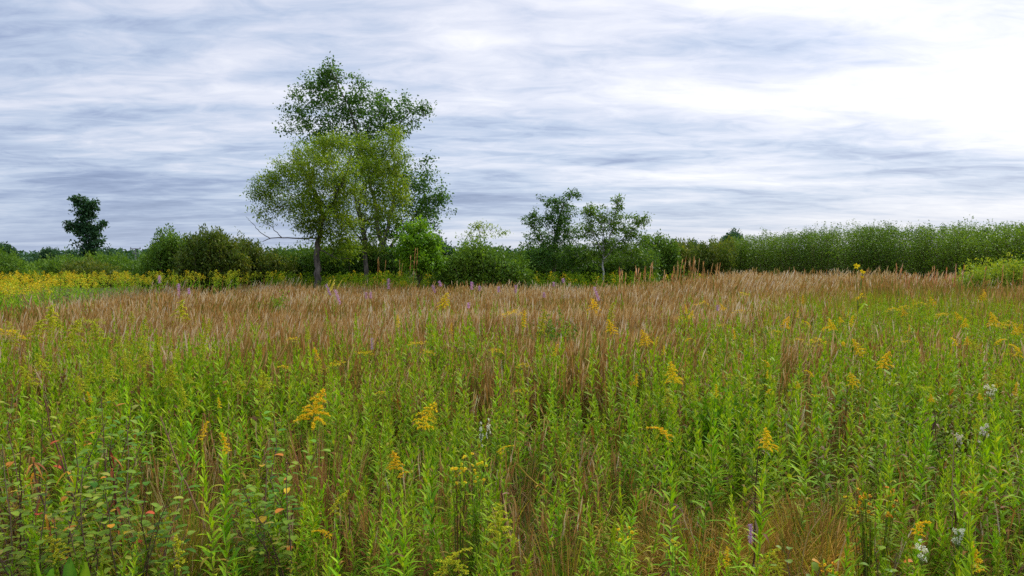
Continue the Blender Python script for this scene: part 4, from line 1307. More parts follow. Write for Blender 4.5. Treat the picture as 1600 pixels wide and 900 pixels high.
# (photo x, photo y of the top, height of the flower head in photo px, shape, florets y=yellow l=lime, label)
BLOOM = [
    (487, 611, 52, 'pyramid', 'y', 'largest golden goldenrod plume, a broad cone in the left middle of the near meadow'),
    (661, 630, 42, 'pyramid', 'y', 'bright golden leaning goldenrod plume standing above green stems near the photo centre'),
    (620, 706, 30, 'pyramid', 'y', 'short dense golden goldenrod plume below the leaning golden plume near centre'),
    (625, 732, 16, 'curve', 'y', 'small sideways yellow goldenrod tip just under the short dense golden plume'),
    (315, 660, 28, 'spike', 'y', 'narrow orange-gold goldenrod spike left of the largest plume, beside a dark stem'),
    (355, 677, 32, 'spike', 'y', 'narrow golden goldenrod spike a little right of the orange-gold one'),
    (292, 607, 30, 'spike', 'l', 'pale yellow slim goldenrod spike behind the orange-gold one on the left'),
    (343, 622, 16, 'spike', 'y', 'tiny golden goldenrod tip above the two narrow spikes on the left'),
    (377, 588, 24, 'bud', 'l', 'lime-yellow goldenrod with arching branches above left of the largest plume'),
    (415, 578, 32, 'bud', 'l', 'tall lime goldenrod with tiered side branches just left of the largest plume'),
    (457, 523, 12, 'flat', 'y', 'flat yellow goldenrod head at the edge of the brown grass, left of centre'),
    (480, 517, 14, 'bud', 'l', 'lime branching goldenrod beside the flat yellow head at the brown grass edge'),
    (443, 567, 12, 'flat', 'y', 'flat orange-tinted goldenrod head above the largest plume'),
    (497, 543, 20, 'spike', 'y', 'slim yellow goldenrod spike above right of the largest plume'),
    (527, 560, 16, 'flat', 'y', 'small flat golden goldenrod head right of the slim spike, left of the pink flower'),
    (500, 562, 22, 'spike', 'l', 'lime goldenrod spike directly behind the largest plume'),
    (283, 472, 42, 'bud', 'l', 'big fan-shaped lime-yellow goldenrod standing up against the brown grass on the left'),
    (79, 480, 48, 'bud', 'l', 'tall feathery lime goldenrod spire second from the left edge group'),
    (110, 503, 48, 'bud', 'l', 'tall feathery lime goldenrod spire right of the tallest spire on the left'),
    (48, 500, 34, 'bud', 'l', 'bushy yellow-lime goldenrod near the left edge below the yellow drift'),
    (8, 506, 28, 'flat', 'y', 'yellow flat-topped goldenrod cut by the left edge of the photo'),
    (140, 490, 26, 'flat', 'l', 'lime flat-topped goldenrod in the brown grass on the left'),
    (155, 503, 34, 'bud', 'l', 'leafy lime goldenrod right of the two feathery spires on the left'),
    (47, 571, 34, 'bud', 'l', 'drooping lime goldenrod near the left edge, half way up the meadow'),
    (67, 552, 28, 'bud', 'l', 'lime goldenrod with spread branches behind the drooping one near the left edge'),
    (245, 528, 26, 'spike', 'l', 'thin lime goldenrod spike under the big fan-shaped one'),
    (222, 545, 28, 'bud', 'l', 'lime goldenrod leaning left under the big fan-shaped one'),
    (263, 574, 28, 'bud', 'l', 'pale lime goldenrod plume half way between left edge and centre'),
    (200, 556, 24, 'spike', 'l', 'small lime goldenrod spike beside the dark dead stem on the left'),
    (170, 562, 30, 'bud', 'l', 'narrow lime goldenrod left of the dark dead stem'),
    (142, 612, 18, 'spike', 'y', 'little yellow goldenrod tip above the round-leaved shoots on the left'),
    (120, 646, 32, 'curve', 'l', 'curled lime goldenrod tip among the round-leaved shoots on the left'),
    (88, 838, 40, 'pyramid', 'l', 'golden-lime goldenrod plume hanging before the big paddle leaves bottom left'),
    (275, 842, 52, 'spike', 'l', 'tall lime bud spike with leafy stem at the bottom left of centre'),
    (515, 820, 24, 'curve', 'y', 'curled golden goldenrod head low down, left of centre at the bottom'),
    (523, 772, 34, 'curve', 'l', 'thin leaning lime goldenrod tip above the curled golden head at the bottom'),
    (690, 858, 52, 'curve', 'l', 'long slanting lime goldenrod wand at the bottom centre'),
    (720, 858, 44, 'curve', 'l', 'second slanting lime goldenrod wand rising right of the first at the bottom centre'),
    (778, 790, 60, 'bud', 'l', 'tall loose lime goldenrod with long branches at the bottom, right of centre'),
    (781, 690, 20, 'curve', 'y', 'small golden hooked goldenrod tip right of centre above the loose lime one'),
    (680, 642, 22, 'spike', 'l', 'lime goldenrod beside the bright leaning golden plume'),
    (595, 608, 10, 'flat', 'y', 'small flat yellow goldenrod on a bare thin stem left of the leaning plume'),
    (570, 543, 16, 'flat', 'y', 'flat golden goldenrod head under the pink flower spike near centre'),
    (650, 528, 16, 'flat', 'y', 'flat golden goldenrod head left of the matching one near the photo centre'),
    (668, 543, 14, 'flat', 'y', 'wide flat golden goldenrod head close to the photo centre, below the first flat head'),
    (693, 459, 24, 'pyramid', 'y', 'tall goldenrod with bright yellow top sticking up out of the brown grass, centre'),
    (621, 493, 18, 'spike', 'y', 'yellow goldenrod tip in the brown grass left of the tall bright one'),
    (705, 505, 16, 'spike', 'y', 'orange-yellow goldenrod tip in front of the tall bright one'),
    (800, 480, 18, 'flat', 'y', 'branching yellow goldenrod head in the brown grass right of centre'),
    (818, 487, 24, 'spike', 'y', 'yellow goldenrod spike right beside the branching yellow head'),
    (845, 484, 40, 'spike', 'l', 'long thin lime goldenrod wand next to the grey-green shrub patch'),
    (928, 468, 28, 'pyramid', 'y', 'bright yellow goldenrod cone in the brown grass right of the grey-green shrub patch'),
    (956, 475, 34, 'spike', 'l', 'tall lime goldenrod just right of the bright yellow cone'),
    (957, 500, 22, 'pyramid', 'y', 'yellow goldenrod cone low in front of the tall lime one'),
    (1010, 516, 24, 'pyramid', 'y', 'slim golden goldenrod cone in the brown grass right of centre'),
    (1025, 527, 14, 'spike', 'y', 'small golden goldenrod tip right of the slim golden cone'),
    (1037, 540, 14, 'spike', 'y', 'faint golden goldenrod tip in rusty grass right of the slim golden cone'),
    (1052, 568, 32, 'pyramid', 'y', 'big slanting golden goldenrod plume right of centre in the green growth'),
    (993, 583, 20, 'spike', 'y', 'golden goldenrod spike left of the big slanting plume'),
    (1043, 655, 32, 'curve', 'y', 'hooked golden goldenrod below the big slanting plume'),
    (1046, 610, 26, 'bud', 'l', 'lime goldenrod bud head between the slanting plume and the hooked one'),
    (816, 564, 12, 'flat', 'y', 'tiny yellow goldenrod tip on a leafy green stem at the photo centre'),
    (811, 605, 12, 'flat', 'y', 'yellow goldenrod head on a yellowed leafless stem right of the photo centre'),
    (775, 540, 14, 'flat', 'y', 'flat yellow goldenrod head above the pale flowers, right of centre'),
    (866, 538, 18, 'spike', 'y', 'orange goldenrod spike below the grey-green shrub patch'),
    (1084, 600, 26, 'spike', 'l', 'pale lime goldenrod spike right of the big slanting plume'),
    (1119, 600, 20, 'spike', 'y', 'golden goldenrod spike topping a leafy green stem, right of the slanting plume'),
    (1169, 586, 28, 'spike', 'l', 'leaning pale yellow goldenrod spike beside an arching one, right of centre'),
    (1187, 592, 16, 'curve', 'l', 'arching lime goldenrod beside the leaning pale spike'),
    (1200, 603, 12, 'curve', 'y', 'small golden hooked goldenrod tip right of the arching lime one'),
    (1116, 550, 18, 'spike', 'l', 'lime goldenrod spike above the green bushy stems right of centre'),
    (1198, 672, 32, 'pyramid', 'y', 'pale golden goldenrod plume beside a tuft of dark grass on the right'),
    (1343, 530, 26, 'pyramid', 'y', 'bright yellow goldenrod cone in the right meadow left of the slanting dead stalk'),
    (1381, 550, 26, 'pyramid', 'y', 'yellow goldenrod cone touching the slanting dead stalk on the right'),
    (1333, 582, 22, 'pyramid', 'y', 'wide yellow goldenrod plume under the bright cone in the right meadow'),
    (1394, 477, 12, 'flat', 'y', 'yellow goldenrod head in the distance above the slanting dead stalk'),
    (1344, 460, 8, 'flat', 'y', 'distant yellow goldenrod head directly under the tall yellow sunflower-like blooms'),
    (1473, 485, 12, 'flat', 'y', 'bright yellow flat goldenrod head in the far right meadow'),
    (1574, 497, 20, 'flat', 'y', 'wide golden goldenrod head close to the right edge, far meadow'),
    (1554, 489, 20, 'pyramid', 'y', 'yellow goldenrod cone left of the wide golden head at the right edge'),
    (1276, 524, 18, 'flat', 'y', 'pale yellow goldenrod head left of the bright cone in the right meadow'),
    (1329, 492, 18, 'spike', 'y', 'yellow goldenrod spike standing above the bright cone in the right meadow'),
    (1299, 499, 18, 'pyramid', 'y', 'small yellow goldenrod cone left of the yellow spike in the right meadow'),
    (1246, 484, 12, 'spike', 'y', 'distant yellow goldenrod tip at the edge of the tan grass on the right'),
    (1227, 495, 18, 'pyramid', 'y', 'distant small golden goldenrod cone right of the pale lilac bloom'),
    (1154, 480, 12, 'flat', 'y', 'distant golden goldenrod head just right of the pale lilac bloom'),
    (1070, 490, 14, 'flat', 'y', 'distant golden goldenrod head left of the pale lilac bloom'),
    (1586, 598, 20, 'spike', 'y', 'orange goldenrod spike close to the right edge above the white flower heads'),
    (1526, 655, 24, 'spike', 'l', 'pale yellow goldenrod spike between two white flower heads on the right'),
    (1524, 530, 18, 'pyramid', 'l', 'lime-yellow goldenrod cone among green stems in the right meadow'),
    (1494, 526, 14, 'curve', 'y', 'hooked yellow goldenrod tip left of the lime-yellow cone on the right'),
    (1558, 523, 16, 'curve', 'y', 'hooked yellow goldenrod tip right of the lime-yellow cone on the right'),
    (1592, 534, 24, 'curve', 'y', 'yellow arching goldenrod cut by the right edge of the photo'),
    (1560, 573, 30, 'bud', 'l', 'dull lime goldenrod left of the orange spike near the right edge'),
    (1386, 634, 24, 'flat', 'l', 'broad hazy yellow-green flower mass in the right meadow'),
    (1444, 598, 16, 'flat', 'l', 'yellowish flat goldenrod top on a pale stem in the right meadow'),
    (1326, 775, 32, 'spike', 'l', 'lime bud spike between the golden grass tussock and the orange flowers'),
    (1433, 806, 34, 'curve', 'y', 'curved golden goldenrod wand right of the orange flowers'),
    (1138, 860, 28, 'spike', 'y', 'orange-gold goldenrod spike at the bottom of the photo, right of centre'),
    (1196, 862, 40, 'curve', 'l', 'lime curved goldenrod at the bottom, next to the orange-gold spike'),
    (1526, 855, 46, 'spike', 'y', 'golden goldenrod spike at the bottom right under the white flower head'),
    (1516, 765, 14, 'flat', 'y', 'small golden goldenrod head on the right below the leafy dark-stemmed plants'),
    (1215, 872, 30, 'bud', 'l', 'small lime goldenrod left of the orange flowers at the bottom edge'),
]
plume_me = {}
for kd in ('pyramid', 'spike', 'flat', 'curve', 'bud'):
    for cm in 'yl':
        plume_me[kd, cm] = [plume(500 + 31 * j + len(kd), kd, 0.18, 0.0085).mesh('flower_head', [M['forbstem'], M['yellow' if cm == 'y' else 'lime']]) for j in range(3)]
bloom_forb = []
for j in range(5):
    S, Lf, p = forb(700 + j, 0.8, nleaf=84, leafL=0.064, leafW=0.0112, bend=0.05, t1=0.99)
    bloom_forb.append((S.mesh('stem', M['forbstem']), Lf.mesh('foliage', M['forb']), p[-1]))
bare = Geo()
bp = stem_path(np.random.default_rng(77), 0.8, 0.10)
bare.add(*tubes(bp, np.linspace(0.003, 0.0015, len(bp))[None], 5, a=0.4))
bare_me = bare.mesh('stem', M['goldgrass'])
g_ = np.random.default_rng(600)
for q, (px_, py_, hp, kd, cm, lab) in enumerate(BLOOM):
    h = 1.02 if py_ < 560 else 0.98 if py_ < 700 else 0.86
    if py_ > 800:
        h = 0.68
    if py_ > 835:
        h = 0.58
    Yb = depth_for(py_, h)
    if Yb > 17:
        Yb = 15.0 + 2 * g_.random()
        h = CAM_H - (py_ - 408) / F * Yb
    pos = at(px_, py_, Yb)
    ps = hp / F * Yb * 1.08
    hs_ = h - ps * 0.95
    m = int(g_.integers(0, 5))
    stem_me, fol_me, tip = bloom_forb[m]
    bareone = 'bare thin stem' in lab or 'leafless' in lab
    if bareone:
        stem_me, tip = bare_me, bp[-1]
    k = hs_ / 0.8
    rz_ = g_.uniform(0, 2 * PI)
    c_, s_ = math.cos(rz_), math.sin(rz_)
    foot = np.array((pos[0] - (tip[0] * c_ - tip[1] * s_) * k, Yb - (tip[0] * s_ + tip[1] * c_) * k, 0))
    r = thing('goldenrod', lab, 'wildflower', tuple(foot), rz_, GR)
    for nm, me in (('stem', stem_me), ('foliage', fol_me)):
        if nm == 'foliage' and bareone:
            continue
        o = bpy.data.objects.new(nm, me)
        COL.objects.link(o)
        o.scale = (max(k, 0.8),) * 2 + (k,)
        o.parent = r
    o = bpy.data.objects.new('flower_head', plume_me[kd, cm][int(g_.integers(0, 3))])
    COL.objects.link(o)
    o.parent = r
    o.location = (tip[0] * max(k, 0.8), tip[1] * max(k, 0.8), tip[2] * k - 0.005)
    wdt = 1.15
    o.scale = (ps / 0.18 * wdt, ps / 0.18 * wdt, ps / 0.18)
    o.rotation_euler = (0.12 * g_.normal(), 0.12 * g_.normal(), g_.uniform(0, 6.28))

# many more faint tips that nothing in the photo tells apart
EXTRA = []
while len(EXTRA) < 95:
    if g_.random() < 0.72:
        EXTRA.append((g_.uniform(1060, 1600), 452 + 175 * g_.random() ** 1.6, g_.uniform(9, 17), 'faint small yellow goldenrod tip, one of many dotted over the right half of the meadow', 'faint yellow tips dotted over the right meadow'))
    else:
        EXTRA.append((g_.uniform(0, 330), 486 + 120 * g_.random() ** 1.3, g_.uniform(16, 30), 'small lime goldenrod top, one of many crowding the left side of the meadow', 'lime goldenrod tops crowding the left meadow'))
for (px_, py_, hp, lab, grp) in EXTRA:
    h = 1.0
    Yb = min(depth_for(py_, h), 16.5)
    pos = at(px_, py_, Yb)
    h = pos[2]
    ps = hp / F * Yb
    m = int(g_.integers(0, 5))
    stem_me, fol_me, tip = bloom_forb[m]
    k = (h - ps) / 0.8
    r = thing('goldenrod', lab, 'wildflower', (pos[0] - tip[0] * k, Yb - tip[1] * k, 0), 0, grp)
    lime_ = 'lime' in lab
    kd = ('bud' if g_.random() < 0.6 else 'spike') if lime_ else ('spike', 'pyramid', 'flat', 'curve')[int(g_.integers(0, 4))]
    for nm, me in (('stem', stem_me), ('foliage', fol_me), ('flower_head', plume_me[kd, 'l' if lime_ or g_.random() < 0.25 else 'y'][int(g_.integers(0, 3))])):
        o = bpy.data.objects.new(nm, me)
        COL.objects.link(o)
        o.parent = r
        if nm == 'flower_head':
            o.location = (tip[0] * k, tip[1] * k, tip[2] * k - 0.005)
            o.scale = (ps / 0.18,) * 3
            o.rotation_euler = (0.15 * g_.normal(), 0.15 * g_.normal(), g_.uniform(0, 6.28))
        else:
            o.scale = (k, k, k)

# ------------------------------------------------------------------ pink blazing stars
PINK = [
    (516, 443, 18, 'pink flower spike just right of the leaning willow trunk, shorter of two'),
    (532, 451, 24, 'long double-clustered pink flower spike, second right of the leaning willow trunk'),
    (572, 456, 10, 'short pink flower tip, left one of a close pair below the poplar'),
    (579, 456, 10, 'short pink flower tip, right one of a close pair below the poplar'),
    (607, 435, 16, 'pink flower spike reaching the weed line below the poplar trunk'),
    (680, 444, 13, 'leaning pink flower spike below the bright green sapling'),
    (689, 438, 9, 'small pale pink flower tip just right of the leaning spike under the sapling'),
    (737, 440, 12, 'pink flower spike below the rounded shrub at mid photo'),
    (749, 446, 8, 'faint pink flower spike right beside the spike below the rounded shrub'),
    (732, 472, 9, 'small pink flower tip low in brown grass near the centre'),
    (779, 447, 9, 'faint broad pink flower tip in brown grass right of the rounded shrub'),
    (806, 445, 12, 'pink flower spike in brown grass left of the two airy trees'),
    (850, 456, 8, 'dim pink flower tip in brown grass under the airy tree'),
    (880, 434, 7, 'pale pink flower tip against the weeds under the airy tree'),
    (865, 440, 7, 'very faint pink flower tip left of the pale one under the airy tree'),
    (936, 447, 22, 'slanting pink flower spike in brown grass above a bright yellow goldenrod'),
    (249, 430, 12, 'pale pink flower spike standing in the right end of the goldenrod drift'),
    (279, 443, 26, 'tall pink flower spike directly above the fan-shaped lime goldenrod'),
    (295, 450, 9, 'dull pink flower tip right of the tall pink spike on the left'),
    (581, 526, 18, 'magenta flower spike nearest the middle, at the lower edge of the brown grass'),
    (1173, 815, 30, 'mauve flower spike half hidden low in the golden tussock at the bottom right'),
    (1121, 476, 9, 'pale lilac flower tip on the right side of the brown grass'),
]
PG = 'pink blazing star spikes'
pk_me = []
for j in range(3):
    g2 = np.random.default_rng(800 + j)
    C = Geo()
    m = 420
    t = g2.random(m)
    cl_ = 0.5 + 0.5 * np.abs(np.sin(t * 17 + j))
    p = np.stack([0.016 * g2.normal(size=m) * cl_, 0.016 * g2.normal(size=m) * cl_, t * 0.2], -1)
    C.add(*petals(p, 0.011, unit(m, g2) + np.array((0, 0, 0.4)), unit(m, g2), 0.5, np.clip(0.5 + 0.3 * g2.normal(size=m), 0, 1)))
    C.add(*tubes(np.array([(0, 0, 0), (0, 0, 0.1), (0, 0, 0.2)]), np.array((0.004, 0.004, 0.003)), 5, a=0.2))
    pk_me.append(C.mesh('flower_spike', M['pink']))
sp_me = []
for j in range(2):
    S, Lf, p = forb(820 + j, 0.8, nleaf=70, leafL=0.07, leafW=0.005, hi=False, bend=0.04)
    sp_me.append((S.mesh('stem', M['forbstem']), Lf.mesh('foliage', M['forb']), p[-1]))
for q, (px_, py_, hp, lab) in enumerate(PINK):
    h = 1.05 if py_ < 800 else 0.72
    Yb = min(depth_for(py_, h), 19 + 1.5 * (q % 3))
    pos = at(px_, py_, Yb)
    h = pos[2]
    ps = hp / F * Yb
    stem_me, fol_me, tip = sp_me[q % 2]
    k = (h - ps) / 0.8
    r = thing('blazing_star', lab, 'wildflower', (pos[0] - tip[0] * k, Yb - tip[1] * k, 0), 0, PG)
    for nm, me in (('stem', stem_me), ('foliage', fol_me)):
        o = bpy.data.objects.new(nm, me)
        COL.objects.link(o)
        o.parent = r
        o.scale = (k, k, k)
    o = bpy.data.objects.new('flower_spike', pk_me[q % 3])
    COL.objects.link(o)
    o.parent = r
    o.location = (tip[0] * k, tip[1] * k, tip[2] * k - 0.01)
    wk_ = max(0.32, 0.075 * Yb)
    o.scale = (wk_, wk_, ps / 0.2)
    if 'slanting' in lab or 'leaning' in lab:
        o.rotation_euler = (0, -0.35, 0)

# ------------------------------------------------------------------ white flower heads
def white_plant(px_, py_, wpx, h, lab, seed):
    Yb = depth_for(py_, h)
    pos = at(px_, py_, Yb)
    g2 = np.random.default_rng(seed)
    r = thing('white_wildflower', lab, 'wildflower', (pos[0], Yb, 0), 0, 'white flat flower heads')
    S, Lf, p = forb(seed, h - 0.05, nleaf=36, leafL=0.08, leafW=0.015, bend=0.02)
    S.obj('stem', M['forbstem'], r)
    Lf.obj('foliage', M['forb'], r)
    C = Geo()
    w = wpx / F * Yb * 0.24
    for j in range(16):
        az, rr = j * 2.4, w * math.sqrt((j + 0.5) / 16)
        e = p[-1] + np.array((math.cos(az) * rr, math.sin(az) * rr, 0.05 + 0.008 * g2.normal()))
        C.add(*tubes(np.stack([p[-1], (p[-1] + e) / 2 - np.array((0, 0, 0.008)), e]), np.array((0.0012, 0.001, 0.0007)), 3, a=0.3))
        m = 18
        e = e + np.array((0, 0, 0.02 * g2.normal()))
        q = e + g2.normal(size=(m, 3)) * np.array((w * 0.10, w * 0.10, 0.003))
        C.add(*petals(q, 0.006, unit(m, g2) + np.array((0, 0, 0.6)), unit(m, g2), 0.8, g2.random(m)), mat=1)
    C.obj('flower_head', [M['forbstem'], M['white']], r)


white_plant(1495, 840, 34, 0.62, 'white flat flower head at the bottom right, the brightest white patch', 901)
white_plant(1549, 612, 36, 0.95, 'white flat flower head near the right edge beside the orange spike', 902)
white_plant(1536, 676, 28, 0.85, 'smaller white flower head below the upper white one near the right edge', 903)
white_plant(1503, 690, 18, 0.82, 'thin white flower head left of the smaller white one near the right edge', 904)
white_plant(758, 671, 12, 0.85, 'tiny white flower head right of centre, upper one of two', 905)
white_plant(747, 678, 9, 0.84, 'tiny white flower head right of centre, lower one of two', 906)
white_plant(1440, 868, 34, 0.55, 'dull greenish-white flower head at the bottom, left of the brightest white one', 907)

# ------------------------------------------------------------------ orange and yellow composite flowers
def daisy_plant(px_, py_, wpx, hpx, h, nfl, lab, seed, dark=True, mat='orange'):
    Yb = depth_for(py_, h)
    pos = at(px_, py_, Yb)
    g2 = np.random.default_rng(seed)
    r = thing('yellow_daisy', lab, 'wildflower', (pos[0], Yb, 0), 0, 'bushy plants with small orange and yellow flowers')
    w = wpx / F * Yb * 0.5
    S, Lf = Geo(), Geo()
    ends = []
    for j in range(nfl):
        e = np.array((g2.uniform(-w, w), g2.uniform(-w, w) * 0.7, h - g2.random() * hpx / F * Yb))
        b = np.array((e[0] * 0.55, e[1] * 0.55, 0))
        p = b + (e - b) * np.linspace(0, 1, 6)[:, None] + np.array((e[0], e[1], 0)) * (np.sin(np.linspace(0, 1, 6) * PI) * -0.2)[:, None]
        S.add(*tubes(p, np.linspace(0.0025, 0.001, 6)[None], 4, a=g2.random()))
        m = 11
        t = 0.3 + 0.7 * g2.random(m)
        Lf.add(*ribbons(along(p, t), unit(m, g2) + np.array((0, 0, 0.4)), 0.055, 0.010, 0.3, 3, 'leaf', fold=0.3, a=np.clip(0.6 + 0.2 * g2.normal(size=m), 0, 0.95)))
        ends.append(e)
    S.obj('stems', M['forbstem'], r)
    Lf.obj('foliage', M['forb'], r)
    for e in ends[:40]:
        C = Geo()
        m = 9
        az = np.arange(m) * 2 * PI / m
        til = 0.5 * g2.normal(size=2)
        nz = nrm(np.array((til[0], til[1] - 0.6, 1.0)))
        a1 = nrm(np.cross(nz, (0.3, 1, 0.2)))
        a2 = np.cross(nz, a1)
        dirs = a1 * np.cos(az)[:, None] + a2 * np.sin(az)[:, None] - nz * 0.25
        C.add(*petals(np.zeros((m, 3)), 0.0095, dirs, np.broadcast_to(nz, (m, 3)), 0.5, g2.random(m)))
        C.add(*petals(np.zeros((6, 3)), 0.0045, unit(6, g2) + nz * 1.2, unit(6, g2), 0.9, g2.random(6)), mat=1)
        f = C.obj('flower', [M[mat], M['darkcone'] if dark else M['yellow']], r)
        f.location = tuple(e)


daisy_plant(1366, 770, 74, 42, 0.66, 34, 'bushy plant covered in small orange flowers right of the golden tussock', 921)
daisy_plant(1296, 885, 34, 20, 0.45, 9, 'low plant with a few orange flowers at the bottom edge under the golden tussock', 922)
daisy_plant(740, 712, 40, 44, 0.78, 18, 'hazy plant of tiny yellow flowers right of the short dense golden plume', 923, dark=False, mat='yellow')
daisy_plant(718, 734, 24, 24, 0.74, 12, 'small yellow-flowered plant left below the hazy yellow one', 924, dark=False, mat='yellow')
daisy_plant(974, 830, 30, 18, 0.55, 8, 'low plant with flat yellow flower heads at the bottom right of centre', 925, dark=False, mat='yellow')
daisy_plant(1053, 850, 30, 22, 0.5, 8, 'low plant with lime-yellow flower heads right of the flat yellow one at the bottom', 926, dark=False, mat='lime')

# tall compass flower
Yb = 12.5
r = thing('compass_flower', 'tall plant with large yellow sunflower-like blooms rising above the right grass line', 'wildflower', tuple(at(1343, 408, Yb) * np.array((1, 1, 0))))
o0 = np.array(r.location)
S = Geo()
tips = [at(1338, 416, Yb) - o0, at(1348, 425, Yb) - o0, at(1340, 466, Yb) - o0, at(1346, 460, Yb) - o0, at(1347, 433, Yb) - o0]
for e in tips:
    b = np.array((0, 0, 0.0)) if e is tips[0] else np.array((e[0] * 0.3, 0, e[2] - 0.22))
    S.add(*tubes(np.stack([b, (b + e) / 2 + np.array((0.01, 0, 0)), e]), np.array((0.009, 0.007, 0.004)), 5, a=0.3))
S.obj('stem', M['forbstem'], r)
S = Geo()
g2 = np.random.default_rng(931)
S.add(*ribbons(np.stack([np.zeros(14), np.zeros(14), np.linspace(0.05, 0.9, 14)], -1), unit(14, g2) + np.array((0, 0, 0.8)), 0.30, 0.06, 0.4, 4, 'leaf', fold=0.3, a=0.4 + 0.3 * g2.random(14)))
S.obj('foliage', M['forb'], r)
for e, rad in zip(tips, (0.062, 0.055, 0.03, 0.03, 0.035)):
    C = Geo()
    m = 11
    az = np.arange(m) * 2 * PI / m + 0.25 * g2.normal(size=m)
    nz = nrm(np.array((g2.normal() * 0.3, -1.0, 0.35)))
    a1 = nrm(np.cross(nz, (0, 0, 1.0)))
    a2 = np.cross(nz, a1)
    C.add(*petals(np.zeros((m, 3)), rad * (0.85 + 0.3 * g2.random(m)), a1 * np.cos(az)[:, None] + a2 * np.sin(az)[:, None] + nz * 0.15 + 0.45 * g2.normal(size=(m, 3)), np.broadcast_to(nz, (m, 3)), 0.5, 0.35 + 0.3 * g2.random(m)))
    C.add(*petals(np.zeros((24, 3)), rad * 0.3, unit(24, g2) + nz * 1.5, unit(24, g2), 0.9, 0.9), mat=1)
    f = C.obj('flower', [M['yellow'], M['yellow']], r)
    f.location = tuple(e)

# ------------------------------------------------------------------ round-leaved woody shoots on the left
def dogwood(px_, py_, h, lab, seed, ns=6, nl=26, leaf=0.043, lean=0.28, redden=0.12):
    Yb = depth_for(py_, h)
    pos = at(px_, py_, Yb)
    g2 = np.random.default_rng(seed)
    r = thing('round_leaved_shrub', lab, 'shrub', (pos[0], Yb, 0), 0, 'round-leaved woody shoots on the left')
    S, Lf = Geo(), Geo()
    for j in range(ns):
        hh = h * (1.0 if j == 0 else 0.55 + 0.4 * g2.random())
        a = g2.uniform(0, 2 * PI)
        ln = lean * (0.15 if j == 0 else 1.0)
        t = np.linspace(0, 1, 7)
        p = np.stack([math.cos(a) * ln * hh * t ** 1.4, math.sin(a) * ln * hh * t ** 1.4, hh * t], -1)
        p[1:] += g2.normal(size=(6, 3)) * 0.012
        S.add(*tubes(p, np.linspace(0.0045, 0.0014, 7)[None], 5, a=g2.random()))
        m = nl
        tt = 0.3 + 0.7 * (np.arange(m) + g2.random(m)) / m
        az = np.arange(m) * PI / 1.0 + g2.normal(size=m) * 0.6 + a
        b = along(p, tt)
        pet = np.stack([np.cos(az), np.sin(az), 0.35 + 0 * az], -1)
        # short side twigs carry the leaves
        tw = 0.02 + 0.09 * g2.random(m) * (1.1 - tt)
        e = b + nrm(pet) * tw[:, None]
        S.add(*tubes(np.stack([b, (b + e) / 2, e], 1), np.array((0.0014, 0.001, 0.0008))[None], 3, a=g2.random(m)))
        al = np.clip(0.42 + 0.24 * g2.normal(size=m), 0, 0.88)
        al[g2.random(m) < redden] = 0.93 + 0.07 * g2.random()
        Lf.add(*ribbons(e, pet + 0.5 * unit(m, g2) * np.array((1, 1, 0.6)), leaf * (0.7 + 0.6 * g2.random(m)), leaf * 0.62 * (0.8 + 0.4 * g2.random(m)), 0.15 + 0.3 * g2.random(m), 5, 'oval', fold=0.22, a=al))
    S.obj('stems', M['twig'], r)
    Lf.obj('foliage', M['round'], r, smooth=True)


DW = [(28, 620, .98, 'tall round-leaved shoot at the left edge above the orange leaves'),
      (75, 655, .95, 'round-leaved shoot just above the bright orange leaves on the left'),
      (112, 690, .90, 'round-leaved shoot right of the bright orange leaves'),
      (158, 620, .98, 'tall round-leaved shoot around the dark dead stem on the left'),
      (205, 660, .92, 'round-leaved shoot behind the rusty withered plant on the left'),
      (140, 730, .80, 'low sprawling round-leaved shoot between orange leaves and rusty plant'),
      (60, 760, .76, 'low round-leaved shoot below the bright orange leaves'),
      (228, 715, .84, 'round-leaved shoot right of the rusty withered plant'),
      (185, 760, .74, 'low round-leaved shoot right before the rusty withered plant'),
      (20, 700, .86, 'round-leaved shoot at the left edge below the tall one'),
      (428, 650, .90, 'round-leaved shoot left below the largest goldenrod plume'),
      (452, 712, .80, 'low round-leaved shoot under the largest goldenrod plume'),
      (410, 700, .80, 'low round-leaved shoot left of the one under the largest plume'),
      (1240, 862, .48, 'small round-leaved seedling at the bottom edge by the golden tussock'),
      (1372, 872, .46, 'small pale round-leaved seedling at the bottom edge on the right')]
for j, (a_, b_, h_, lab) in enumerate(DW):
    dogwood(a_, b_, h_, lab, 940 + j, ns=3 if h_ < 0.5 else 4, nl=10 if h_ < 0.5 else 24, redden=0.05)

# grey-green low shrubs out in the grass
for j, (a_, b_, h_, w_, lab) in enumerate([(868, 486, 0.98, 0.55, 'grey-green low shrub out in the brown grass right of centre'),
                                     (430, 458, 1.02, 1.1, 'low green shrub patch in brown grass in front of the leaning willow'),
                                     (310, 572, 0.84, 0.42, 'dark green bushy clump at the edge of the brown grass on the left'),
                                     (1128, 598, 0.82, 0.42, 'dense dark green bushy clump right of centre in the green growth')]):
    Yb = depth_for(b_, h_)
    wpx = w_ / Yb * F
    shrub(970 + j, Yb, a_ - wpx / 2, a_ + wpx / 2, [(a_ - wpx / 2, b_ + wpx * 0.25), (a_ - wpx * 0.2, b_ + 3), (a_ + wpx * 0.15, b_), (a_ + wpx / 2, b_ + wpx * 0.25)],
          36, 46, M['round'] if j == 0 else M['forb'], lab, name='low_shrub', size=0.045, spread=0.05, twig_r=0.003, shade=(0.05, 0.55), depth=w_ * 0.5, spiky=0.35)

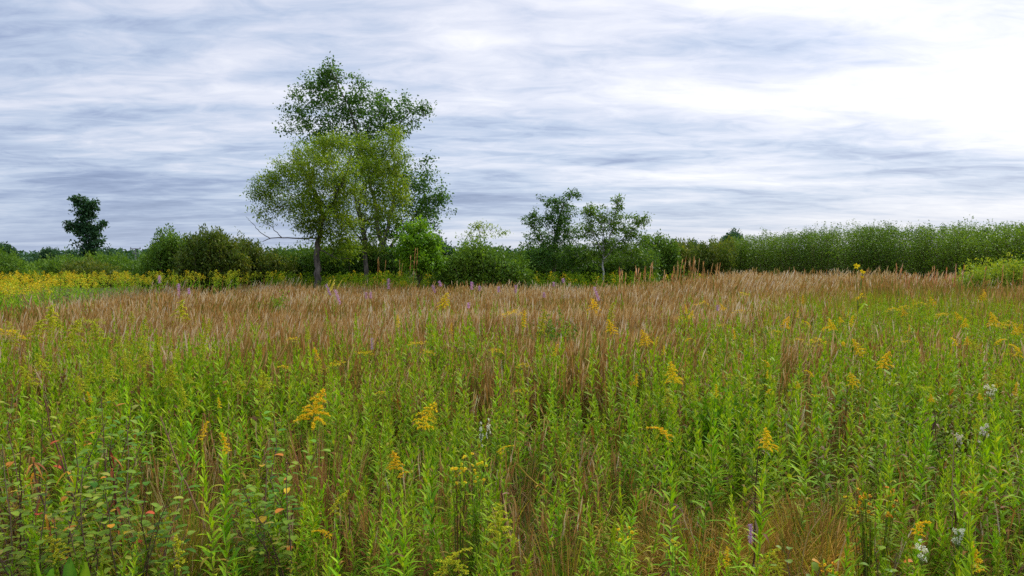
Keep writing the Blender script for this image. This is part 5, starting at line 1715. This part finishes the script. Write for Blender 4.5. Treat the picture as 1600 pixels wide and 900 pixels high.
# ------------------------------------------------------------------ tussocks
def tussock(px_, py_, h, nb, rad, lab, seed, mat, spread=0.7, droop=0.5, wd=0.004, cat='grass tuft'):
    Yb = depth_for(py_, h)
    pos = at(px_, py_, Yb)
    g2 = np.random.default_rng(seed)
    r_ = rad * np.sqrt(g2.random(nb))
    az = g2.uniform(0, 2 * PI, nb)
    b = np.stack([np.cos(az) * r_, np.sin(az) * r_, np.zeros(nb)], -1)
    az2 = az + 0.8 * g2.normal(size=nb)
    sp = spread * (0.2 + r_ / rad) * (0.5 + g2.random(nb))
    d = np.stack([np.cos(az2) * sp, np.sin(az2) * sp, np.ones(nb)], -1)
    G = Geo()
    G.add(*ribbons(b, d, h * (0.75 + 0.7 * g2.random(nb)), wd * (0.7 + 0.6 * g2.random(nb)), droop * (0.4 + g2.random(nb)), 6, 'blade', ref=unit(nb, g2) * np.array((1, 1, 0.2)), a=np.clip(0.5 + 0.26 * g2.normal(size=nb), 0, 1)))
    o = G.obj('grass_tussock', mat)
    o.location = (pos[0], Yb, 0)
    tag(o, lab, cat, 'grass tussocks')


tussock(1275, 770, 0.48, 3600, 0.36, 'big golden-brown fine grass tussock at the lower right', 1001, M['goldgrass'], 1.0, 0.42, 0.0046)
tussock(1100, 775, 0.46, 1700, 0.26, 'olive-gold fine grass tussock left of the big golden-brown one', 1002, M['goldgrass'], 1.0, 0.42, 0.0044)
tussock(862, 850, 0.34, 1100, 0.24, 'yellowish fine grass tussock at the bottom, right of centre', 1003, M['goldgrass'], 1.6, 0.55, 0.0034)
tussock(1232, 705, 0.66, 130, 0.08, 'tuft of long dark green arching grass beside the pale golden plume', 1004, M['grass'], 0.9, 0.5, 0.007)
tussock(250, 770, 0.55, 420, 0.20, 'dark green grass tuft next to leaning straw, lower left', 1005, M['grass'], 0.5, 0.35, 0.006)
tussock(882, 785, 0.56, 200, 0.16, 'upright green grass tuft right of centre in the near meadow', 1006, M['grass'], 0.5, 0.45, 0.005)
tussock(1330, 710, 0.55, 150, 0.10, 'soft feathery green tuft on the right above the orange flowers', 1007, M['grass'], 0.8, 0.6, 0.004)
tussock(300, 740, 0.62, 260, 0.16, 'clump of pale leaning straw above the dark green tuft, lower left', 1008, M['thatch'], 0.5, 0.2, 0.004)
tussock(500, 690, 0.66, 300, 0.14, 'clump of brown dead straw below the largest goldenrod plume', 1009, M['thatch'], 0.25, 0.12, 0.004)
tussock(660, 790, 0.5, 260, 0.14, 'greyish dead straw clump at the bottom, left of the slanting wands', 1010, M['thatch'], 0.4, 0.2, 0.004)

tussock(110, 868, 0.42, 150, 0.22, 'loose green grass in front of the big paddle leaves, bottom left corner', 1011, M['grass'], 0.5, 0.5, 0.005)

# tall plume grasses on the far edge
def tall_grass(px0, px1, py_, Yb, ns, lab, seed, lo=0.85, mat='bluestem', arch=0.0):
    py_ = py_ + (5 if mat in ('bluestem', 'redgrass') else 0)
    g2 = np.random.default_rng(seed)
    pxs = g2.uniform(px0, px1, ns)
    mid = at((px0 + px1) / 2, py_, Yb)
    H = mid[2] * (lo + (1 - lo) * g2.random(ns))
    Yq = Yb + g2.normal(size=ns) * 0.4
    b = np.stack([(pxs - 800) / F * Yb - mid[0], Yq - Yb, np.zeros(ns)], -1)
    d = np.stack([0.05 * g2.normal(size=ns) + 0.06 + arch, 0.05 * g2.normal(size=ns), np.ones(ns)], -1)
    G = Geo()
    ref = unit(ns, g2) * np.array((1, 1, 0.1))
    G.add(*ribbons(b, d, H, 0.010, 0.03 + arch * 0.5, 4, 'flat', ref=ref, a=np.clip(0.5 + 0.2 * g2.normal(size=ns), 0, 1)))
    dn = nrm(d)
    for q in (0.76, 0.84, 0.92, 0.99):
        p = b + dn * (H * q)[:, None] - np.array((0, 0, 1)) * ((0.03 + arch * 0.5) * H * q * q)[:, None]
        for rep in range(2):
            G.add(*ribbons(p, nrm(dn + 0.10 * unit(ns, g2)), 0.20, 0.013, 0.06 + arch, 3, 'head', ref=unit(ns, g2) * np.array((1, 1, 0.1)), a=np.clip(0.62 + 0.2 * g2.normal(size=ns), 0, 1)))
    nb = ns * 3
    j = g2.integers(0, ns, nb)
    G.add(*ribbons(b[j] + dn[j] * (H[j] * 0.5 * g2.random(nb))[:, None], unit(nb, g2) * 0.5 + np.array((0, 0, 1)), 0.5, 0.016, 0.5, 3, 'blade', ref=unit(nb, g2) * np.array((1, 1, 0.2)), a=np.clip(0.3 + 0.25 * g2.normal(size=nb), 0, 1)))
    o = G.obj('plume_grass', M[mat])
    o.location = (mid[0], Yb, 0)
    tag(o, lab, 'grass clump', 'tall plume grasses on the far edge')


M['redgrass'] = plantmat('reddish_plume_grass', [(0.0, (0.22, 0.18, 0.03)), (0.3, (0.30, 0.14, 0.04)), (0.6, (0.40, 0.18, 0.07)), (0.85, (0.47, 0.28, 0.14)), (1.0, (0.54, 0.40, 0.25))], trans=0.3, tcol=(1.1, 1, 0.8))
tall_grass(1052, 1118, 401, 21, 26, 'reddish clump of tall plume grass standing highest where the thicket begins', 1101, 0.70, 'redgrass')
tall_grass(960, 1048, 408, 23, 18, 'sparse tan plume grass left of the reddish clump', 1102, 0.74)
tall_grass(1120, 1300, 415, 25, 22, 'thin line of tan plume grass in front of the left half of the thicket', 1103, 0.72)
tall_grass(1405, 1500, 412, 21, 24, 'brownish plume grass in front of the thicket left of the golden bush', 1104, 0.78)
tall_grass(1560, 1610, 413, 19, 9, 'rusty plume grass at the right edge beside the golden bush', 1105, 0.75, 'redgrass')
tall_grass(496, 502, 427, 21, 7, 'few golden stalks arching over to the right at the willow foot', 1106, 0.85, 'goldgrass', arch=0.25)
tall_grass(590, 600, 402, 27, 3, 'lone tan stalks in front of the dark undergrowth below the poplar', 1107, 0.7, 'thatch')
tall_grass(638, 648, 384, 26, 3, 'tallest lone pale stalks in front of the bright green sapling', 1108, 0.8, 'thatch')
tall_grass(622, 628, 408, 26, 2, 'short brown stalks left of the bright green sapling', 1109, 0.9, 'thatch')

# ------------------------------------------------------------------ dead stalks
def stalk(pts, h, lab, seed, rad=0.004, mat='deadstalk', heads=0, leafy=0, name='dead_stalk', cat='dead stalk'):
    """pts: photo pixels foot -> tip; h: real height of the tip"""
    Yb = depth_for(pts[-1][1], h)
    P = np.array([at(a, b, Yb) for a, b in pts])
    g2 = np.random.default_rng(seed)
    # lead the stem down to the soil below the lowest visible point
    dz = P[0][2]
    dr_ = nrm(P[0] - P[1])
    foot = P[0] + np.array((dr_[0], 0.0, dr_[2])) * dz / max(-dr_[2], 0.3)
    foot[2] = 0
    P = np.concatenate([[foot], P])
    K = 14
    t = np.linspace(0, 1, K)
    tt = np.concatenate([[0], np.cumsum(np.linalg.norm(np.diff(P, axis=0), axis=1))])
    tt /= tt[-1]
    path = np.stack([np.interp(t, tt, P[:, i]) for i in range(3)], -1)
    path[1:-1] += g2.normal(size=(K - 2, 3)) * 0.004
    o_ = foot.copy()
    path = path - o_
    r = thing(name, lab, cat, tuple(o_), 0, 'dead stalks')
    G = Geo()
    G.add(*tubes(path, np.linspace(rad * 1.3, rad * 0.6, K)[None], 6, a=g2.random()))
    if heads:
        b = along(path, 0.55 + 0.45 * g2.random(heads))
        e = b + (unit(heads, g2) * np.array((1, 1, 0.3)) + np.array((0, 0, 0.8))) * 0.07
        G.add(*tubes(np.stack([b, (b + e) / 2, e], 1), np.array((0.0016, 0.0014, 0.001))[None], 3, a=g2.random(heads)))
    G.obj('stem', M[mat], r)
    if leafy:
        C = Geo()
        C.add(*ribbons(along(path, 0.15 + 0.85 * g2.random(leafy)), unit(leafy, g2), 0.045 + 0.03 * g2.random(leafy), 0.012, 0.6, 3, 'leaf', fold=0.4, a=g2.random(leafy)))
        C.obj('withered_leaves', M['deadleaf'] if mat != 'deadstalk' or 'rusty' in lab or 'orange' in lab else M['deadstalk'], r)


stalk([(1372, 600), (1398, 565), (1412, 545), (1430, 520)], 0.95, 'dark slanting dead stalk in the right meadow', 1201, 0.004, heads=10)
stalk([(190, 600), (190, 560), (183, 530), (172, 508)], 1.0, 'dark curved dead stem on the left half way up the meadow', 1202, 0.006, heads=6, leafy=8)
stalk([(1180, 800), (1182, 750), (1188, 690)], 0.85, 'dark upright dead stalk with brown seed head left of the golden tussock', 1203, 0.0035, heads=12, leafy=10)
stalk([(794, 850), (785, 790), (780, 735)], 0.78, 'reddish-brown dead stalk right of the hazy yellow flowers', 1204, 0.005, leafy=10)
stalk([(1490, 860), (1489, 780), (1489, 672)], 0.90, 'long straight dark stem on the lower right with withered tip', 1205, 0.0028, leafy=10)
stalk([(1048, 830), (1050, 790), (1052, 765)], 0.62, 'stubby dark dead stalk right of centre at the bottom', 1206, 0.005, leafy=8)
stalk([(545, 880), (546, 820), (545, 790)], 0.55, 'dark red upright stem at the bottom left of centre', 1207, 0.0035)
stalk([(604, 735), (587, 660), (568, 592)], 0.92, 'long pale leaning straw stalk left of the leaning golden plume', 1208, 0.0035, 'goldgrass')
stalk([(612, 705), (604, 660), (597, 615)], 0.90, 'shorter pale leaning straw stalk right of the long one', 1209, 0.003, 'goldgrass')
stalk([(1246, 900), (1262, 840), (1292, 797)], 0.55, 'pale leaning seed stalk over the golden tussock', 1210, 0.003, 'thatch', heads=6)
stalk([(33, 790), (32, 740), (31, 700)], 0.80, 'thin dark upright stem at the left edge beside orange leaves', 1211, 0.0035, leafy=4)
stalk([(108, 760), (88, 700), (70, 625)], 0.95, 'dark leaning twig above the round-leaved shoots at far left', 1212, 0.0045, heads=6)
stalk([(285, 745), (262, 690), (250, 650)], 0.9, 'dark twiggy dead stem right of the round-leaved shoots', 1213, 0.0045, heads=10)
stalk([(193, 870), (183, 800), (172, 700)], 0.80, 'rusty withered plant with hanging red-brown leaves on the left', 1214, 0.005, leafy=34, heads=14, name='withered_plant', cat='dead plant')
stalk([(62, 770), (54, 740), (52, 722)], 0.78, 'twig with a bunch of bright orange leaves on the far left', 1215, 0.004, 'twig', leafy=34, name='orange_leaved_twig', cat='twig')
stalk([(105, 735), (98, 705), (92, 692)], 0.84, 'twig with yellow-orange leaves right above the bright orange bunch', 1216, 0.004, 'twig', leafy=20, name='orange_leaved_twig', cat='twig')
stalk([(754, 560), (752, 540), (752, 505)], 0.98, 'pale brown withered stem in the brown grass edge near centre', 1217, 0.005, leafy=16)
stalk([(1480, 760), (1462, 690), (1460, 640)], 0.86, 'dark brown seed stalk with clustered head in the right meadow', 1218, 0.0025, heads=14, leafy=6)
stalk([(855, 770), (808, 735), (806, 640)], 0.88, 'yellowed stem with yellow withered leaves right of centre', 1219, 0.004, 'goldgrass', leafy=18)

# big paddle leaves bottom left
Yb = 2.75
b0_ = at(105, 408, Yb) * np.array((1, 1, 0))
r = thing('broad_leaved_plant', 'plant with big upright paddle-shaped green leaves in the bottom left corner', 'plant', tuple(b0_))
g2 = np.random.default_rng(1301)
for (a_, b_, w_, tilt) in ((78, 852, .075, -.10), (108, 832, .07, .18), (133, 836, .065, .22), (160, 855, .05, .12), (55, 828, .022, -.02), (140, 870, .03, .05), (20, 868, .05, -.3)):
    tp = at(a_, b_, Yb + 0.1 * g2.normal()) - b0_
    ft = np.array((tp[0] * 0.35, tp[1] * 0.3, 0))
    C = Geo()
    dv = tp - ft
    Vp, Qp, Ap = ribbons(ft[None], dv[None], np.linalg.norm(dv), w_ * 0.95, 0.16, 14, 'oval', fold=0.30, ref=np.array(((tilt, -1.0, 0.2),)), a=0.3 * g2.random())
    Ap = Ap.copy()
    Ap[1::3] += 0.55
    Vp = Vp + g2.normal(size=Vp.shape) * 0.0022
    C.add(Vp, Qp, Ap)
    C.obj('leaf', M['paddle'], r)
